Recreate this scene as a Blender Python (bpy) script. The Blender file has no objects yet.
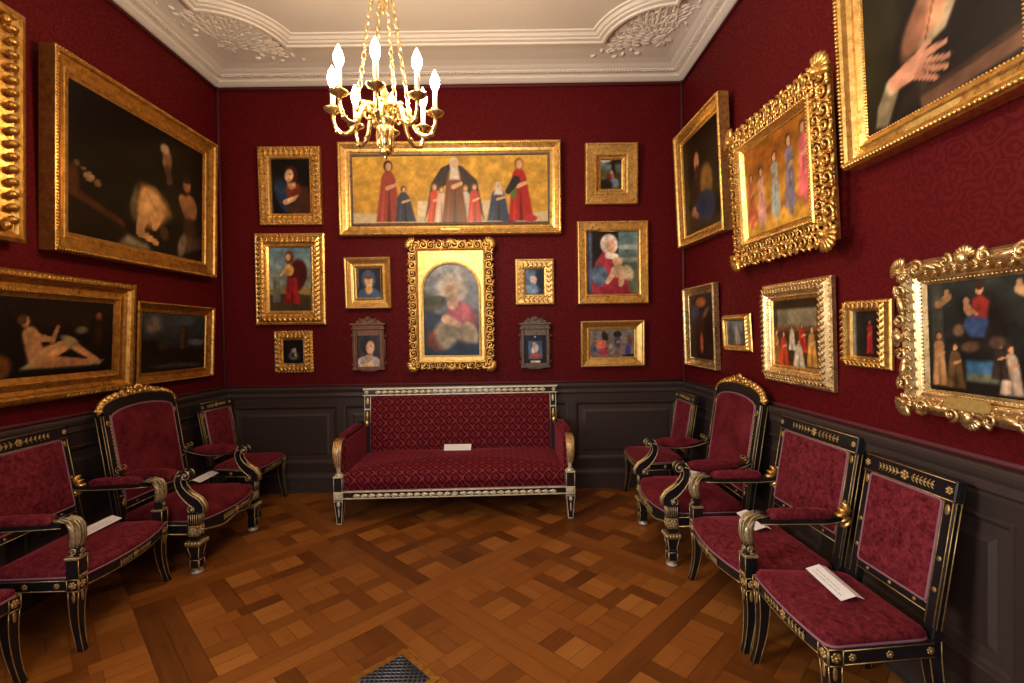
import bpy, math, random
import numpy as np
from mathutils import Matrix, Vector, Euler
random.seed(7)
C = bpy.context.scene.collection
PI = math.pi

# ------------------------------------------------------------------ camera, world, lights, exposure
XL, XR, D, HC = -2.966, 1.813, 4.918, 4.275      # left wall, right wall, back wall, ceiling
YR = -0.45                                      # wall behind the camera
cam_d = bpy.data.cameras.new('camera'); cam = bpy.data.objects.new('camera', cam_d); C.objects.link(cam)
cam_d.sensor_width = 36; cam_d.lens = 475 / 1024 * 36; cam_d.clip_start = 0.02
_p, _y, _r = 0.0161, 0.0036, -0.0159
r0 = Vector((math.cos(_y), -math.sin(_y), 0)); f0 = Vector((math.sin(_y), math.cos(_y), 0)); z0 = Vector((0, 0, 1))
fw = f0 * math.cos(_p) - z0 * math.sin(_p); up = f0 * math.sin(_p) + z0 * math.cos(_p)
rr = r0 * math.cos(_r) + up * math.sin(_r); uu = up * math.cos(_r) - r0 * math.sin(_r)
cam.matrix_world = Matrix(((rr.x, uu.x, -fw.x, 0), (rr.y, uu.y, -fw.y, 0), (rr.z, uu.z, -fw.z, 1.6), (0, 0, 0, 1)))
bpy.context.scene.camera = cam
w = bpy.data.worlds.new('world'); bpy.context.scene.world = w; w.use_nodes = True
w.node_tree.nodes['Background'].inputs[0].default_value = (0.55, 0.68, 0.9, 1)
w.node_tree.nodes['Background'].inputs[1].default_value = 0.6
vs = bpy.context.scene.view_settings
vs.view_transform = 'Standard'; vs.look = 'None'; vs.gamma = 1; vs.use_curve_mapping = False
vs.exposure = -0.08
CANDLE = 290.0
def area_light(name, loc, rot, sx, sy, power, col):
    l = bpy.data.lights.new(name, 'AREA'); l.shape = 'RECTANGLE'; l.size = sx; l.size_y = sy; l.energy = power; l.color = col
    o = bpy.data.objects.new(name, l); C.objects.link(o); o.location = loc; o.rotation_euler = rot
    return o
# daylight outside the left window; unseen rear one added to brighten the back wall
WIN_L = (-0.25, 0.95, 0.95, 3.3)                # y0, y1, z0, z1 of the window in the left wall
WIN_R = (-1.5, 0.1, 1.0, 3.4)                   # x0, x1, z0, z1 of the window added in the wall behind
area_light('daylight_side', (XL - 0.32, 0.35, 2.1), (0, -PI / 2, 0), 2.3, 1.2, 240, (1.0, 0.93, 0.85))
area_light('rear_fill', (-0.7, YR - 0.32, 2.2), (PI / 2, 0, 0), 1.6, 2.4, 80, (1.0, 0.93, 0.85))  # fill through the added rear window, lifts the back wall

# ------------------------------------------------------------------ mesh helpers
class MB:
    def __init__(s): s.v = []; s.f = []; s.m = []; s.s = []; s.T = Matrix()
    def add(s, vs, fs, mat=0, smooth=True):
        b = len(s.v)
        s.v += [s.T @ Vector(p) for p in vs]
        for f in fs:
            s.f.append([b + i for i in f]); s.m.append(mat); s.s.append(smooth)
    def box(s, x0, x1, y0, y1, z0, z1, mat=0, ch=0.0):
        x0, x1 = min(x0, x1), max(x0, x1); y0, y1 = min(y0, y1), max(y0, y1); z0, z1 = min(z0, z1), max(z0, z1)
        ch = min(ch, (x1 - x0) * .4, (y1 - y0) * .4, (z1 - z0) * .4)
        if ch <= 0:
            s.add([(x0,y0,z0),(x1,y0,z0),(x1,y1,z0),(x0,y1,z0),(x0,y0,z1),(x1,y0,z1),(x1,y1,z1),(x0,y1,z1)],
                  [(0,3,2,1),(4,5,6,7),(0,1,5,4),(1,2,6,5),(2,3,7,6),(3,0,4,7)], mat, False); return
        def ring(z, i):
            a, b, c, d = x0 + i, x1 - i, y0 + i, y1 - i
            k = ch
            return [(a+k,c,z),(b-k,c,z),(b,c+k,z),(b,d-k,z),(b-k,d,z),(a+k,d,z),(a,d-k,z),(a,c+k,z)]
        s.loft([ring(z0, ch * .7), ring(z0 + ch, 0), ring(z1 - ch, 0), ring(z1, ch * .7)], mat, False)
    def loft(s, rings, mat=0, smooth=True, caps=True, closed=False):
        n = len(rings[0]); vs = [p for r in rings for p in r]; fs = []
        R = len(rings)
        for i in range(R if closed else R - 1):
            a, b = i * n, ((i + 1) % R) * n
            for j in range(n):
                k = (j + 1) % n
                fs.append((a + j, a + k, b + k, b + j))
        if caps and not closed:
            fs.append(tuple(range(n))[::-1]); fs.append(tuple((R - 1) * n + j for j in range(n)))
        s.add(vs, fs, mat, smooth)
    def tube(s, pts, r, n=6, mat=0, closed=False, flat=1.0, up=None):
        P = [Vector(p) for p in pts]; N = len(P)
        R = r if isinstance(r, (list, tuple)) else [r] * N
        rings = []; u = None
        for i in range(N):
            if closed: t = P[(i + 1) % N] - P[i - 1]
            else: t = P[min(i + 1, N - 1)] - P[max(i - 1, 0)]
            if t.length < 1e-9: t = Vector((0, 0, 1))
            t.normalize()
            if up is not None: u = Vector(up) - t * Vector(up).dot(t)
            elif u is None:
                u = Vector((0, 0, 1)) if abs(t.z) < .9 else Vector((1, 0, 0))
                u = u - t * u.dot(t)
            else: u = u - t * u.dot(t)
            if u.length < 1e-6: u = t.orthogonal()
            u.normalize(); w_ = t.cross(u)
            rings.append([P[i] + (w_ * math.cos(2*PI*k/n) + u * math.sin(2*PI*k/n) * flat) * R[i] for k in range(n)])
        s.loft(rings, mat, True, True, closed)
    def ell(s, c, r, B=None, nu=8, nv=5, mat=0):
        c = Vector(c)
        if not isinstance(r, (list, tuple)): r = (r, r, r)
        def W(p):
            p = Vector((p[0]*r[0], p[1]*r[1], p[2]*r[2]))
            return c + (B @ p if B is not None else p)
        vs = [W((0,0,-1))]; fs = []
        for i in range(1, nv):
            th = -PI/2 + PI*i/nv
            for j in range(nu):
                a = 2*PI*j/nu; vs.append(W((math.cos(th)*math.cos(a), math.cos(th)*math.sin(a), math.sin(th))))
        vs.append(W((0,0,1))); L = len(vs) - 1
        for j in range(nu):
            k = (j+1) % nu
            fs.append((0, 1+k, 1+j)); fs.append((L, L-nu+j, L-nu+k))
            for i in range(nv-2):
                a = 1+i*nu; fs.append((a+j, a+k, a+nu+k, a+nu+j))
        s.add(vs, fs, mat, True)
    def lathe(s, prof, n=12, mat=0, c=(0,0,0), caps=True):
        s.loft([[(c[0]+r*math.cos(2*PI*k/n), c[1]+r*math.sin(2*PI*k/n), c[2]+z) for k in range(n)] for r, z in prof], mat, True, caps)
    def prism(s, out, y0, y1, mat=0, smooth=False):         # outline in x,z extruded along y
        n = len(out); vs = [(x, y0, z) for x, z in out] + [(x, y1, z) for x, z in out]
        fs = [tuple(range(n)), tuple(range(2*n-1, n-1, -1))]
        vs2 = list(vs)
        s.add(vs, fs, mat, False)
        s.add(vs2, [(j, n+j, n+(j+1) % n, (j+1) % n) for j in range(n)], mat, smooth)
    def build(s, name, mats, parent=None):
        me = bpy.data.meshes.new(name)
        me.from_pydata([tuple(p) for p in s.v], [], s.f)
        if not isinstance(mats, (list, tuple)): mats = [mats]
        for m in mats: me.materials.append(m)
        me.polygons.foreach_set('material_index', s.m); me.polygons.foreach_set('use_smooth', s.s)
        me.update()
        o = bpy.data.objects.new(name, me); C.objects.link(o)
        if parent is not None: o.parent = parent
        return o
def basis(o, x, y, z):
    return Matrix(((x[0], y[0], z[0], o[0]), (x[1], y[1], z[1], o[1]), (x[2], y[2], z[2], o[2]), (0, 0, 0, 1)))
def rot2(a):                                                # rotation in the x,z plane (about y)
    return Matrix(((math.cos(a), 0, -math.sin(a)), (0, 1, 0), (math.sin(a), 0, math.cos(a))))
def thing(name, label, cat, loc=(0,0,0), rot=(0,0,0), group=None):
    o = bpy.data.objects.new(name, None); C.objects.link(o); o.empty_display_size = .1
    o.location = loc; o.rotation_euler = rot; o['label'] = label; o['category'] = cat
    if group: o['group'] = group
    return o
def struct(o): o['kind'] = 'structure'; return o
def copy_tree(o, parent=None):
    c = o.copy(); C.objects.link(c)
    if parent is not None: c.parent = parent
    for ch in [x for x in list(C.objects) if x.parent is o]: copy_tree(ch, c)
    return c
def rpoly(pts, r, n=5):                                     # polygon with rounded corners
    out = []; N = len(pts)
    for i in range(N):
        p = Vector(pts[i]); a = (Vector(pts[i-1]) - p); b = (Vector(pts[(i+1) % N]) - p)
        k = min(r, a.length*.45, b.length*.45); a.normalize(); b.normalize()
        p0, p1 = p + a*k, p + b*k
        for j in range(n):
            t = j/(n-1); out.append(tuple(p0*(1-t)**2 + p*2*t*(1-t) + p1*t*t))
    return out
def dens(out, step):                                        # resample a closed outline
    res = []
    for i in range(len(out)):
        a, b = Vector(out[i]), Vector(out[(i+1) % len(out)])
        k = max(1, int((b-a).length/step))
        res += [tuple(a + (b-a)*j/k) for j in range(k)]
    return res
def cushion(mb, out, z0, h, crown, mat=0):                  # upholstered pad over an x,y outline
    cx = sum(p[0] for p in out)/len(out); cy = sum(p[1] for p in out)/len(out)
    ring = lambda k, z: [(cx+(x-cx)*k, cy+(y-cy)*k, z) for x, y in out]
    rs = [ring(1, z0), ring(1.012, z0+.35*h), ring(1.008, z0+.6*h), ring(.985, z0+.85*h), ring(.93, z0+h)]
    rs += [ring(k, z0+h+crown*(1-k*k)) for k in (.78, .6, .42, .24, .08)]
    mb.loft(rs, mat, True)

# ------------------------------------------------------------------ materials
def lin(c):
    return tuple(((x/255)/12.92 if x/255 <= .04045 else ((x/255+.055)/1.055)**2.4) for x in c)
class NT:
    def __init__(s, name):
        s.m = bpy.data.materials.new(name); s.m.use_nodes = True; s.t = s.m.node_tree
        s.b = s.t.nodes['Principled BSDF']
    def n(s, typ, props=None, **inp):
        nd = s.t.nodes.new(typ)
        for k, v in (props or {}).items(): setattr(nd, k, v)
        for k, v in inp.items():
            key = int(k[1:]) if k[0] == '_' and k[1:].isdigit() else k.replace('_', ' ')
            s.set(nd.inputs[key], v)
        return nd
    def set(s, sock, v):
        if isinstance(v, bpy.types.NodeSocket): s.t.links.new(v, sock)
        elif isinstance(v, bpy.types.Node): s.t.links.new(v.outputs[0], sock)
        else: sock.default_value = v
    def math(s, op, a, b=0.0, c=0.0): return s.n('ShaderNodeMath', {'operation': op}, _0=a, _1=b, _2=c).outputs[0]
    def ramp(s, fac, stops, interp='LINEAR'):
        nd = s.n('ShaderNodeValToRGB', None, Fac=fac); r = nd.color_ramp; r.interpolation = interp
        while len(r.elements) < len(stops): r.elements.new(.5)
        for e, (p, c) in zip(r.elements, stops): e.position = p; e.color = (*c, 1) if len(c) == 3 else c
        return nd.outputs[0]
    def P(s, **kw):
        for k, v in kw.items(): s.set(s.b.inputs[k.replace('_', ' ')], v)
        return s
    def noise(s, scale, vec=None, detail=3, rough=.5, out=0):
        nd = s.n('ShaderNodeTexNoise', None, Scale=scale, Detail=detail, Roughness=rough)
        if vec is not None: s.set(nd.inputs['Vector'], vec)
        return nd.outputs[out]
    def bump(s, h, strength=.3, dist=.01):
        s.set(s.b.inputs['Normal'], s.n('ShaderNodeBump', None, Height=h, Strength=strength, Distance=dist))
    def obj(s): return s.n('ShaderNodeTexCoord').outputs['Object']
def v4(c): return (*c, 1)
def simple(name, col, rough=.5, metal=0, bump=None, **kw):
    t = NT(name); t.P(Base_Color=v4(col), Roughness=rough, Metallic=metal, **kw)
    if bump: t.bump(t.noise(bump[0], t.obj()), bump[1], .004)
    return t.m
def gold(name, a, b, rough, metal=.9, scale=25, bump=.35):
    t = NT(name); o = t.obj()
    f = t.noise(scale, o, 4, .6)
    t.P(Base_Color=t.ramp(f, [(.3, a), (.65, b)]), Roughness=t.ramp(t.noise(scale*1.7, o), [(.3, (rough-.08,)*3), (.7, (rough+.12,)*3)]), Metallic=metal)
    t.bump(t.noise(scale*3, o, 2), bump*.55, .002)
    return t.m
M = {}
M['gold'] = gold('gilt', (.60, .34, .085), (.92, .61, .20), .32)
M['gold_dark'] = gold('dark_gilt', (.36, .17, .035), (.66, .37, .085), .34)  # darker, more orange gilt
M['gold_bright'] = gold('bright_gilt', (.66, .40, .11), (.90, .62, .22), .36)
M['gold_silver'] = gold('silvered_gilt', (.50, .32, .12), (.84, .62, .32), .30)
M['gold_inlay'] = gold('gilt_inlay', (.30, .19, .06), (.55, .38, .16), .38, .75, 60)
M['cream_gilt'] = gold('pale_gilt', (.50, .43, .28), (.78, .70, .50), .40, .35, 60)  # paler than the chair gilt, the sofa's stronger light painted in
M['plate'] = gold('name_plate_gilt', (.42, .26, .07), (.62, .42, .13), .4, .45, 60, .1)
M['shaded_gilt'] = gold('shaded_gilt', (.27, .20, .10), (.52, .41, .23), .38, .6, 60)  # pale gilt darkened for the chairs, their dimmer light painted in
M['brass'] = gold('polished_brass', (.80, .56, .20), (.95, .74, .34), .22, .95, 15, .1)
M['steel'] = simple('dull_steel', (.22, .22, .25), .45, .8)
M['black'] = simple('ebonised_wood', (.008, .008, .010), .28, 0, (30, .04), Coat_Weight=.2)
M['painted_hole'] = simple('painted_void', (.006, .006, .006), .9)  # black colour standing in for the shade below the grille
M['walnut'] = gold('walnut_carving', (.09, .035, .018), (.20, .085, .04), .42, .1, 40)
M['umber_wood'] = gold('umber_carving', (.07, .045, .035), (.17, .115, .085), .42, .1, 40)
M['paper'] = simple('card', (.86, .82, .80), .7)
M['ink'] = simple('faded_print', (.52, .50, .49), .8)
M['wax'] = simple('candle_sleeve', (.9, .82, .62), .45)
M['wainscot'] = simple('dark_wainscot', (.034, .022, .019), .42, 0, (18, .05))
M['wainscot_edge'] = simple('wainscot_moulding', (.048, .032, .028), .36, 0, (18, .05))
M['plaster'] = simple('white_plaster', (.80, .75, .68), .75, 0, (14, .15))
M['plaster_field'] = simple('painted_ceiling', (.76, .70, .63), .8, 0, (6, .05))
M['gimp'] = simple('lilac_braid', (.23, .10, .13), .7, 0, (120, .4))
M['crimson_gimp'] = simple('crimson_braid', (.10, .012, .018), .7, 0, (120, .4))
M['white_foot'] = simple('bone_foot', (.62, .56, .50), .4)
t = NT('lit_bulb'); t.P(Base_Color=(1, .9, .7, 1), Emission_Color=(1, .73, .45, 1), Emission_Strength=CANDLE); M['bulb'] = t.m

def velvet(name, base, light, damask=0.0, sheen=.6, scale=9):
    t = NT(name); o = t.obj()
    f = t.noise(scale, o, 5, .62)
    g = t.noise(70, o, 4, .7)
    mix = t.math('ADD', t.math('MULTIPLY', f, .55), t.math('MULTIPLY', g, .45))
    if damask:
        sx = t.n('ShaderNodeSeparateXYZ', None, Vector=o)
        zz = t.math('ADD', sx.outputs[2], t.math('MULTIPLY', sx.outputs[1], 1.0))
        U = t.math('MULTIPLY', sx.outputs[0], 2*PI/.115); V = t.math('MULTIPLY', zz, 2*PI/.15)
        lat = t.math('ADD', t.math('COSINE', U), t.math('COSINE', V))       # ogee lattice
        band = t.math('SUBTRACT', 1.0, t.math('MINIMUM', t.math('MULTIPLY', t.math('ABSOLUTE', t.math('ADD', lat, t.math('MULTIPLY', t.math('SINE', t.math('MULTIPLY', U, 3)), .18))), 2.2), 1.0))
        core = t.math('GREATER_THAN', t.math('ABSOLUTE', lat), 1.35)
        petals = t.math('GREATER_THAN', t.math('MULTIPLY', t.math('SINE', t.math('MULTIPLY', U, 4)), t.math('SINE', t.math('MULTIPLY', V, 4))), .1)
        pat = t.math('MAXIMUM', band, t.math('MULTIPLY', core, petals))
        mix = t.math('ADD', t.math('MULTIPLY', mix, 1-damask), t.math('MULTIPLY', pat, damask))
    t.P(Base_Color=t.ramp(mix, [(.36, base), (.62, light)]), Roughness=.75, Sheen_Weight=sheen, Sheen_Roughness=.35, Sheen_Tint=(.8, .12, .17, 1), Specular_IOR_Level=.06)
    t.bump(g, .35, .004)
    return t.m
M['velvet'] = velvet('crimson_velvet', (.050, .0035, .0065), (.175, .020, .027), 0, .35, 7)
M['velvet_wear'] = velvet('worn_crimson_velvet', (.044, .0030, .0060), (.205, .026, .035), 0, .45, 32)
M['velvet_damask'] = velvet('cut_velvet_damask', (.075, .0050, .0085), (.235, .032, .040), .5, .4)

def wallpaper(name):
    t = NT(name)
    g = t.n('ShaderNodeNewGeometry').outputs['Position']; sx = t.n('ShaderNodeSeparateXYZ', None, Vector=g)
    U = t.math('ADD', sx.outputs[0], sx.outputs[1])
    vec = t.n('ShaderNodeCombineXYZ', None, X=U, Y=sx.outputs[2]).outputs[0]
    nz = t.n('ShaderNodeTexNoise', None, Vector=vec, Scale=14.0, Detail=2.0)
    dv = t.n('ShaderNodeVectorMath', {'operation': 'MULTIPLY_ADD'}, _0=nz.outputs['Color'], _1=(.10, .10, .10), _2=vec).outputs[0]
    vo = t.n('ShaderNodeTexVoronoi', {'voronoi_dimensions': '2D'}, Vector=dv, Scale=8.5, Randomness=.8)
    ring = t.math('SINE', t.math('MULTIPLY', vo.outputs['Distance'], 26.0))
    rel = t.n('ShaderNodeVectorMath', {'operation': 'SUBTRACT'}, _0=dv, _1=vo.outputs['Position']).outputs[0]
    sr = t.n('ShaderNodeSeparateXYZ', None, Vector=rel)
    ang = t.math('ARCTAN2', sr.outputs[1], sr.outputs[0])
    pet = t.math('SINE', t.math('ADD', t.math('MULTIPLY', ang, 6.0), t.math('MULTIPLY', vo.outputs['Distance'], 18.0)))
    pat = t.math('ADD', t.math('MULTIPLY', ring, .6), t.math('MULTIPLY', pet, .4))
    fac = t.n('ShaderNodeMapRange', {'interpolation_type': 'SMOOTHSTEP'}, Value=pat, From_Min=-.25, From_Max=.35).outputs[0]
    wv = t.noise(500, vec, 1)
    fac2 = t.math('ADD', t.math('MULTIPLY', fac, .8), t.math('MULTIPLY', wv, .2))
    t.P(Base_Color=t.ramp(fac2, [(.05, (.076, .0030, .0044)), (.95, (.100, .0050, .0068))]), Roughness=t.ramp(fac2, [(0, (.75,)*3), (1, (.5,)*3)]), Specular_IOR_Level=.10)
    t.bump(fac2, .25, .002)
    return t.m
M['damask'] = wallpaper('crimson_wall_damask')

def parquet_mat():
    t = NT('oak_parquet')
    uv = t.n('ShaderNodeUVMap', {'uv_map': 'grain'}).outputs[0]
    at = t.n('ShaderNodeAttribute', {'attribute_name': 'tone'}).outputs['Fac']
    mp = t.n('ShaderNodeMapping', None, Vector=uv, Scale=(2.2, 34.0, 1)).outputs[0]
    gr = t.noise(1.6, mp, 5, .65)
    fig = t.noise(3.0, t.n('ShaderNodeMapping', None, Vector=uv, Scale=(1.0, 5.0, 1)).outputs[0], 2, .5)
    f = t.math('ADD', t.math('MULTIPLY', at, .62), t.math('ADD', t.math('MULTIPLY', gr, .26), t.math('MULTIPLY', fig, .16)))
    col = t.ramp(f, [(.12, (.042, .012, .0035)), (.36, (.150, .044, .0080)), (.62, (.265, .085, .0145)), (.9, (.39, .150, .029))])
    t.P(Base_Color=col, Roughness=t.ramp(gr, [(.3, (.30,)*3), (.7, (.46,)*3)]), Specular_IOR_Level=.25)
    t.bump(gr, .12, .002)
    return t.m
M['parquet'] = parquet_mat()
t = NT('oil_painting')
at = t.n('ShaderNodeVertexColor', {'layer_name': 'paint'})
t.P(Base_Color=at.outputs['Color'], Roughness=.38, Specular_IOR_Level=.22, Coat_Weight=.06, Coat_Roughness=.2)
t.bump(t.noise(90, t.obj(), 2), .1, .002)
M['paint'] = t.m

# ------------------------------------------------------------------ room shell
def quad_wall(name, boxes, mat):
    mb = MB()
    for b in boxes: mb.box(*b)
    return struct(mb.build(name, mat))
T_ = .12
quad_wall('wall_back', [(XL-T_, XR+T_, D, D+T_, 0, HC+.02)], M['damask'])
quad_wall('wall_right', [(XR, XR+T_, YR-T_, D, 0, HC+.02)], M['damask'])
a, b, c, d = WIN_L
quad_wall('wall_left', [(XL-T_, XL, YR-T_, a, 0, HC+.02), (XL-T_, XL, b, D, 0, HC+.02), (XL-T_, XL, a, b, 0, c), (XL-T_, XL, a, b, d, HC+.02)], M['damask'])
a2, b2, c2, d2 = WIN_R
quad_wall('wall_rear', [(XL, a2, YR-T_, YR, 0, HC+.02), (b2, XR, YR-T_, YR, 0, HC+.02), (a2, b2, YR-T_, YR, 0, c2), (a2, b2, YR-T_, YR, d2, HC+.02)], M['damask'])
def window(name, p0, p1, z0_, z1_, fn):
    mb = MB(); n = 2
    for u0, u1, w0, w1 in [(p0, p0+.06, z0_, z1_), (p1-.06, p1, z0_, z1_), (p0, p1, z0_, z0_+.06), (p0, p1, z1_-.06, z1_), ((p0+p1)/2-.03, (p0+p1)/2+.03, z0_, z1_), (p0, p1, z0_+(z1_-z0_)*.68, z0_+(z1_-z0_)*.68+.05)]:
        fn(mb, u0, u1, w0, w1)
    struct(mb.build(name, M['wainscot_edge']))
window('window_1', a, b, c, d, lambda m, u0, u1, w0, w1: m.box(XL-.09, XL-.03, u0, u1, w0, w1, 0, .008))
window('added_window_2', a2, b2, c2, d2, lambda m, u0, u1, w0, w1: m.box(u0, u1, YR-.09, YR-.03, w0, w1, 0, .008))  # unseen window added to let in the rear fill

# floor: panels of interlaced boards laid on the diagonal, bands between them
def build_floor():
    vs, fs, tone, uvs = [], [], [], []
    q = math.sqrt(.5)
    def board(s0, s1, t0, t1, along, tn):
        g = .0012
        s0 += g; s1 -= g; t0 += g; t1 -= g
        o1, o2 = random.random()*40, random.random()*40
        poly = []
        for s_, t_ in ((s0, t0), (s0, t1), (s1, t1), (s1, t0)):
            poly.append(((s_+t_)*q, (s_-t_)*q, *((s_+o1, t_+o2) if along == 's' else (t_+o1, s_+o2))))
        for ax, sg, lim in ((0, 1, XR+.11), (0, -1, -(XL-.11)), (1, 1, D+.11), (1, -1, -(YR-.11))):   # cut the boards at the walls
            res = []
            for a_, b_ in zip(poly, poly[1:]+poly[:1]):
                da, db = lim-sg*a_[ax], lim-sg*b_[ax]
                if da >= 0: res.append(a_)
                if (da >= 0) != (db >= 0):
                    f = da/(da-db); res.append(tuple(u_+(v_-u_)*f for u_, v_ in zip(a_, b_)))
            poly = res
            if len(poly) < 3: return
        b_ = len(vs)
        vs.extend((p_[0], p_[1], 0.0) for p_ in poly); uvs.extend((p_[2], p_[3]) for p_ in poly)
        fs.append(tuple(range(b_, b_+len(poly)))); tone.append(tn)
    R = random.Random(11)
    tn = lambda lo=.25, hi=.8: lo+(hi-lo)*R.random()
    P, Bd, sq, st = 1.22, .2, .18, .1
    pos = [0, sq, sq+st, 2*sq+st, 2*sq+2*st, 3*sq+2*st, 3*sq+3*st, 4*sq+3*st]
    for i in range(-4, 6):
        for j in range(-5, 5):
            s0, t0 = .58+P*i, -2.37+P*j
            # bands: two boards on the low-s side and two on the high-t side
            base = .40
            for k in range(2):
                dark = i == 0 or R.random() < .12
                L = Bd*.5
                board(s0-Bd+k*L, s0-Bd+(k+1)*L, t0, t0+1.02, 't', tn(.08, .22) if dark else tn(base, base+.3))
                dark = (j == 0 and k == 1) or R.random() < .12
                board(s0-Bd, s0+1.02, t0+1.02+k*L, t0+1.02+(k+1)*L, 's', tn(.08, .22) if dark else tn(base, base+.3))
            # squares of short boards
            for m in range(4):
                for n in range(4):
                    a_, b_ = s0+pos[2*m], t0+pos[2*n]
                    al = 's' if (m+n) % 2 else 't'; bt = tn(.42, .92)
                    if R.random() < .14: bt = tn(.1, .3)
                    for k in range(2):
                        w_ = sq/2; v = bt+(R.random()-.5)*.14
                        if al == 's': board(a_, a_+sq, b_+k*w_, b_+(k+1)*w_, al, v)
                        else: board(a_+k*w_, a_+(k+1)*w_, b_, b_+sq, al, v)
            # strips woven over and under
            for m in range(3):
                for n in range(4):
                    over0 = n > 0 and (m+n-1) % 2 == 0; over1 = n < 3 and (m+n) % 2 == 0
                    lo = t0+pos[2*n]; hi = lo+sq
                    if over0: lo -= st/2
                    if over1: hi += st/2
                    board(s0+pos[2*m+1], s0+pos[2*m+2], lo, hi, 't', tn(.28, .72) if R.random() > .22 else tn(.12, .3))
                    over0 = n > 0 and (m+n-1) % 2 == 1; over1 = n < 3 and (m+n) % 2 == 1
                    lo = s0+pos[2*n]; hi = lo+sq
                    if over0: lo -= st/2
                    if over1: hi += st/2
                    board(lo, hi, t0+pos[2*m+1], t0+pos[2*m+2], 's', tn(.28, .72) if R.random() > .22 else tn(.12, .3))
    b_ = len(vs)
    vs += [(XL-.12, YR-.12, -.003), (XR+.12, YR-.12, -.003), (XR+.12, D+.12, -.003), (XL-.12, D+.12, -.003)]
    fs.append((b_, b_+1, b_+2, b_+3)); tone.append(0.0); uvs += [(0, 0)]*4
    me = bpy.data.meshes.new('floor'); me.from_pydata(vs, [], fs)
    me.materials.append(M['parquet'])
    at = me.attributes.new('tone', 'FLOAT', 'FACE'); at.data.foreach_set('value', tone)
    ul = me.uv_layers.new(name='grain')
    ul.data.foreach_set('uv', [c for u in uvs for c in u])
    me.update()
    o = bpy.data.objects.new('floor', me); C.objects.link(o); struct(o)
build_floor()

# ceiling
mb = MB(); mb.box(XL-T_, XR+T_, YR-T_, D+T_, HC, HC+.1)
struct(mb.build('ceiling', M['plaster_field']))
def sweep_rect(mb, x0, x1, y0, y1, prof, mat=0):            # profile (inset from the walls, z) around a room rectangle
    rings = [[(x0+t_, y0+t_, z), (x1-t_, y0+t_, z), (x1-t_, y1-t_, z), (x0+t_, y1-t_, z)] for t_, z in prof]
    mb.loft(rings, mat, False, False)
mb = MB()
sweep_rect(mb, XL, XR, YR, D, [(0, 4.170), (.02, 4.173), (.055, 4.190), (.062, 4.195), (.062, 4.210), (.075, 4.213), (.078, 4.221), (.13, 4.225), (.132, 4.233), (.16, 4.241), (.19, 4.255), (.26, 4.267), (.4, 4.274), (.5, HC+.001)])
def dent(n, f):
    for i in range(n): f(i)
step = .03
for i in range(int((XR-XL-.2)/step)):
    x = XL+.1+i*step; mb.box(x, x+.017, D-.122, D-.082, 4.212, 4.227)
for i in range(int((D-YR-.2)/step)):
    y = YR+.1+i*step
    mb.box(XL+.082, XL+.122, y, y+.017, 4.212, 4.227); mb.box(XR-.122, XR-.082, y, y+.017, 4.212, 4.227)
struct(mb.build('trim_1', M['plaster']))
# moulding around the ceiling field: rectangle with scooped corners
PX0, PX1, PY0, PY1, SC = -2.515, 1.411, .2, 4.375, .50
def scoop_outline(i):
    x0, x1, y0, y1 = PX0+i, PX1-i, PY0+i, PY1-i; out = []; r = SC
    n = 12
    for cx, cy, a0 in ((PX1, PY0, PI), (PX1, PY1, 1.5*PI), (PX0, PY1, 2*PI), (PX0, PY0, 2.5*PI)):
        R_ = r+i
        da = math.asin(min(1, i/R_)) if i else 0
        for k in range(n+1):
            a_ = a0-da-(PI/2-2*da)*k/n
            out.append((cx+R_*math.cos(a_), cy+R_*math.sin(a_)))
    return out
prof = [(0, HC+.01), (0, HC-.045), (.012, HC-.055), (.035, HC-.055), (.042, HC-.042), (.075, HC-.040), (.085, HC-.03), (.105, HC-.028), (.125, HC-.012), (.15, HC-.01), (.16, HC+.01)]
mb = MB()
mb.loft([[(x, y, z) for x, y in scoop_outline(i)] for i, z in prof], 0, False, False)
struct(mb.build('trim_2', M['plaster']))
# plaster relief in the corners: acanthus sprays around the scoops
def spray(mb, cx, cy, sx, sy):
    R = random.Random(5)
    for ring, (rad, cnt, ln) in enumerate([(-.06, 3, .12), (.04, 6, .12), (.14, 9, .12), (.23, 12, .12), (.31, 14, .12), (.38, 15, .11), (.44, 14, .08)]):
        for k in range(cnt):
            an = (k+.5)/cnt*PI/2*1.5-PI*.125+(R.random()-.5)*.1
            px, py = rad*math.cos(an), rad*math.sin(an)
            B = Euler((0, 0, an+(R.random()-.5)*.9)).to_matrix()
            mb.ell((cx-sx*px, cy-sy*py, HC-.004), (ln*.5, .018, .012), B if sx*sy > 0 else Euler((0, 0, -an)).to_matrix(), 8, 5)
            pts = [(cx-sx*(px+.045*math.cos(b_)*(1-b_/12)), cy-sy*(py+.045*math.sin(b_)*(1-b_/12)), HC-.004) for b_ in [j*.7 for j in range(9)]]
            mb.tube(pts, [.011-.0007*j for j in range(9)], 5)
    for k in range(7):                                     # trailing stems along both edges
        for e in (0, 1):
            u, v_ = .42+k*.07, .06+.05*math.sin(k*1.7)
            if e: u, v_ = v_, u
            mb.ell((cx-sx*(u-.25), cy-sy*(v_-.25), HC-.004), (.035, .018, .02), Euler((0, 0, k*.9)).to_matrix(), 6, 4)
mb = MB()
for cx, cy, sx, sy in ((PX0-.02, PY1+.02, -1, 1), (PX1+.02, PY1+.02, 1, 1)): spray(mb, cx, cy, sx, sy)
struct(mb.build('trim_3', M['plaster']))

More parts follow.
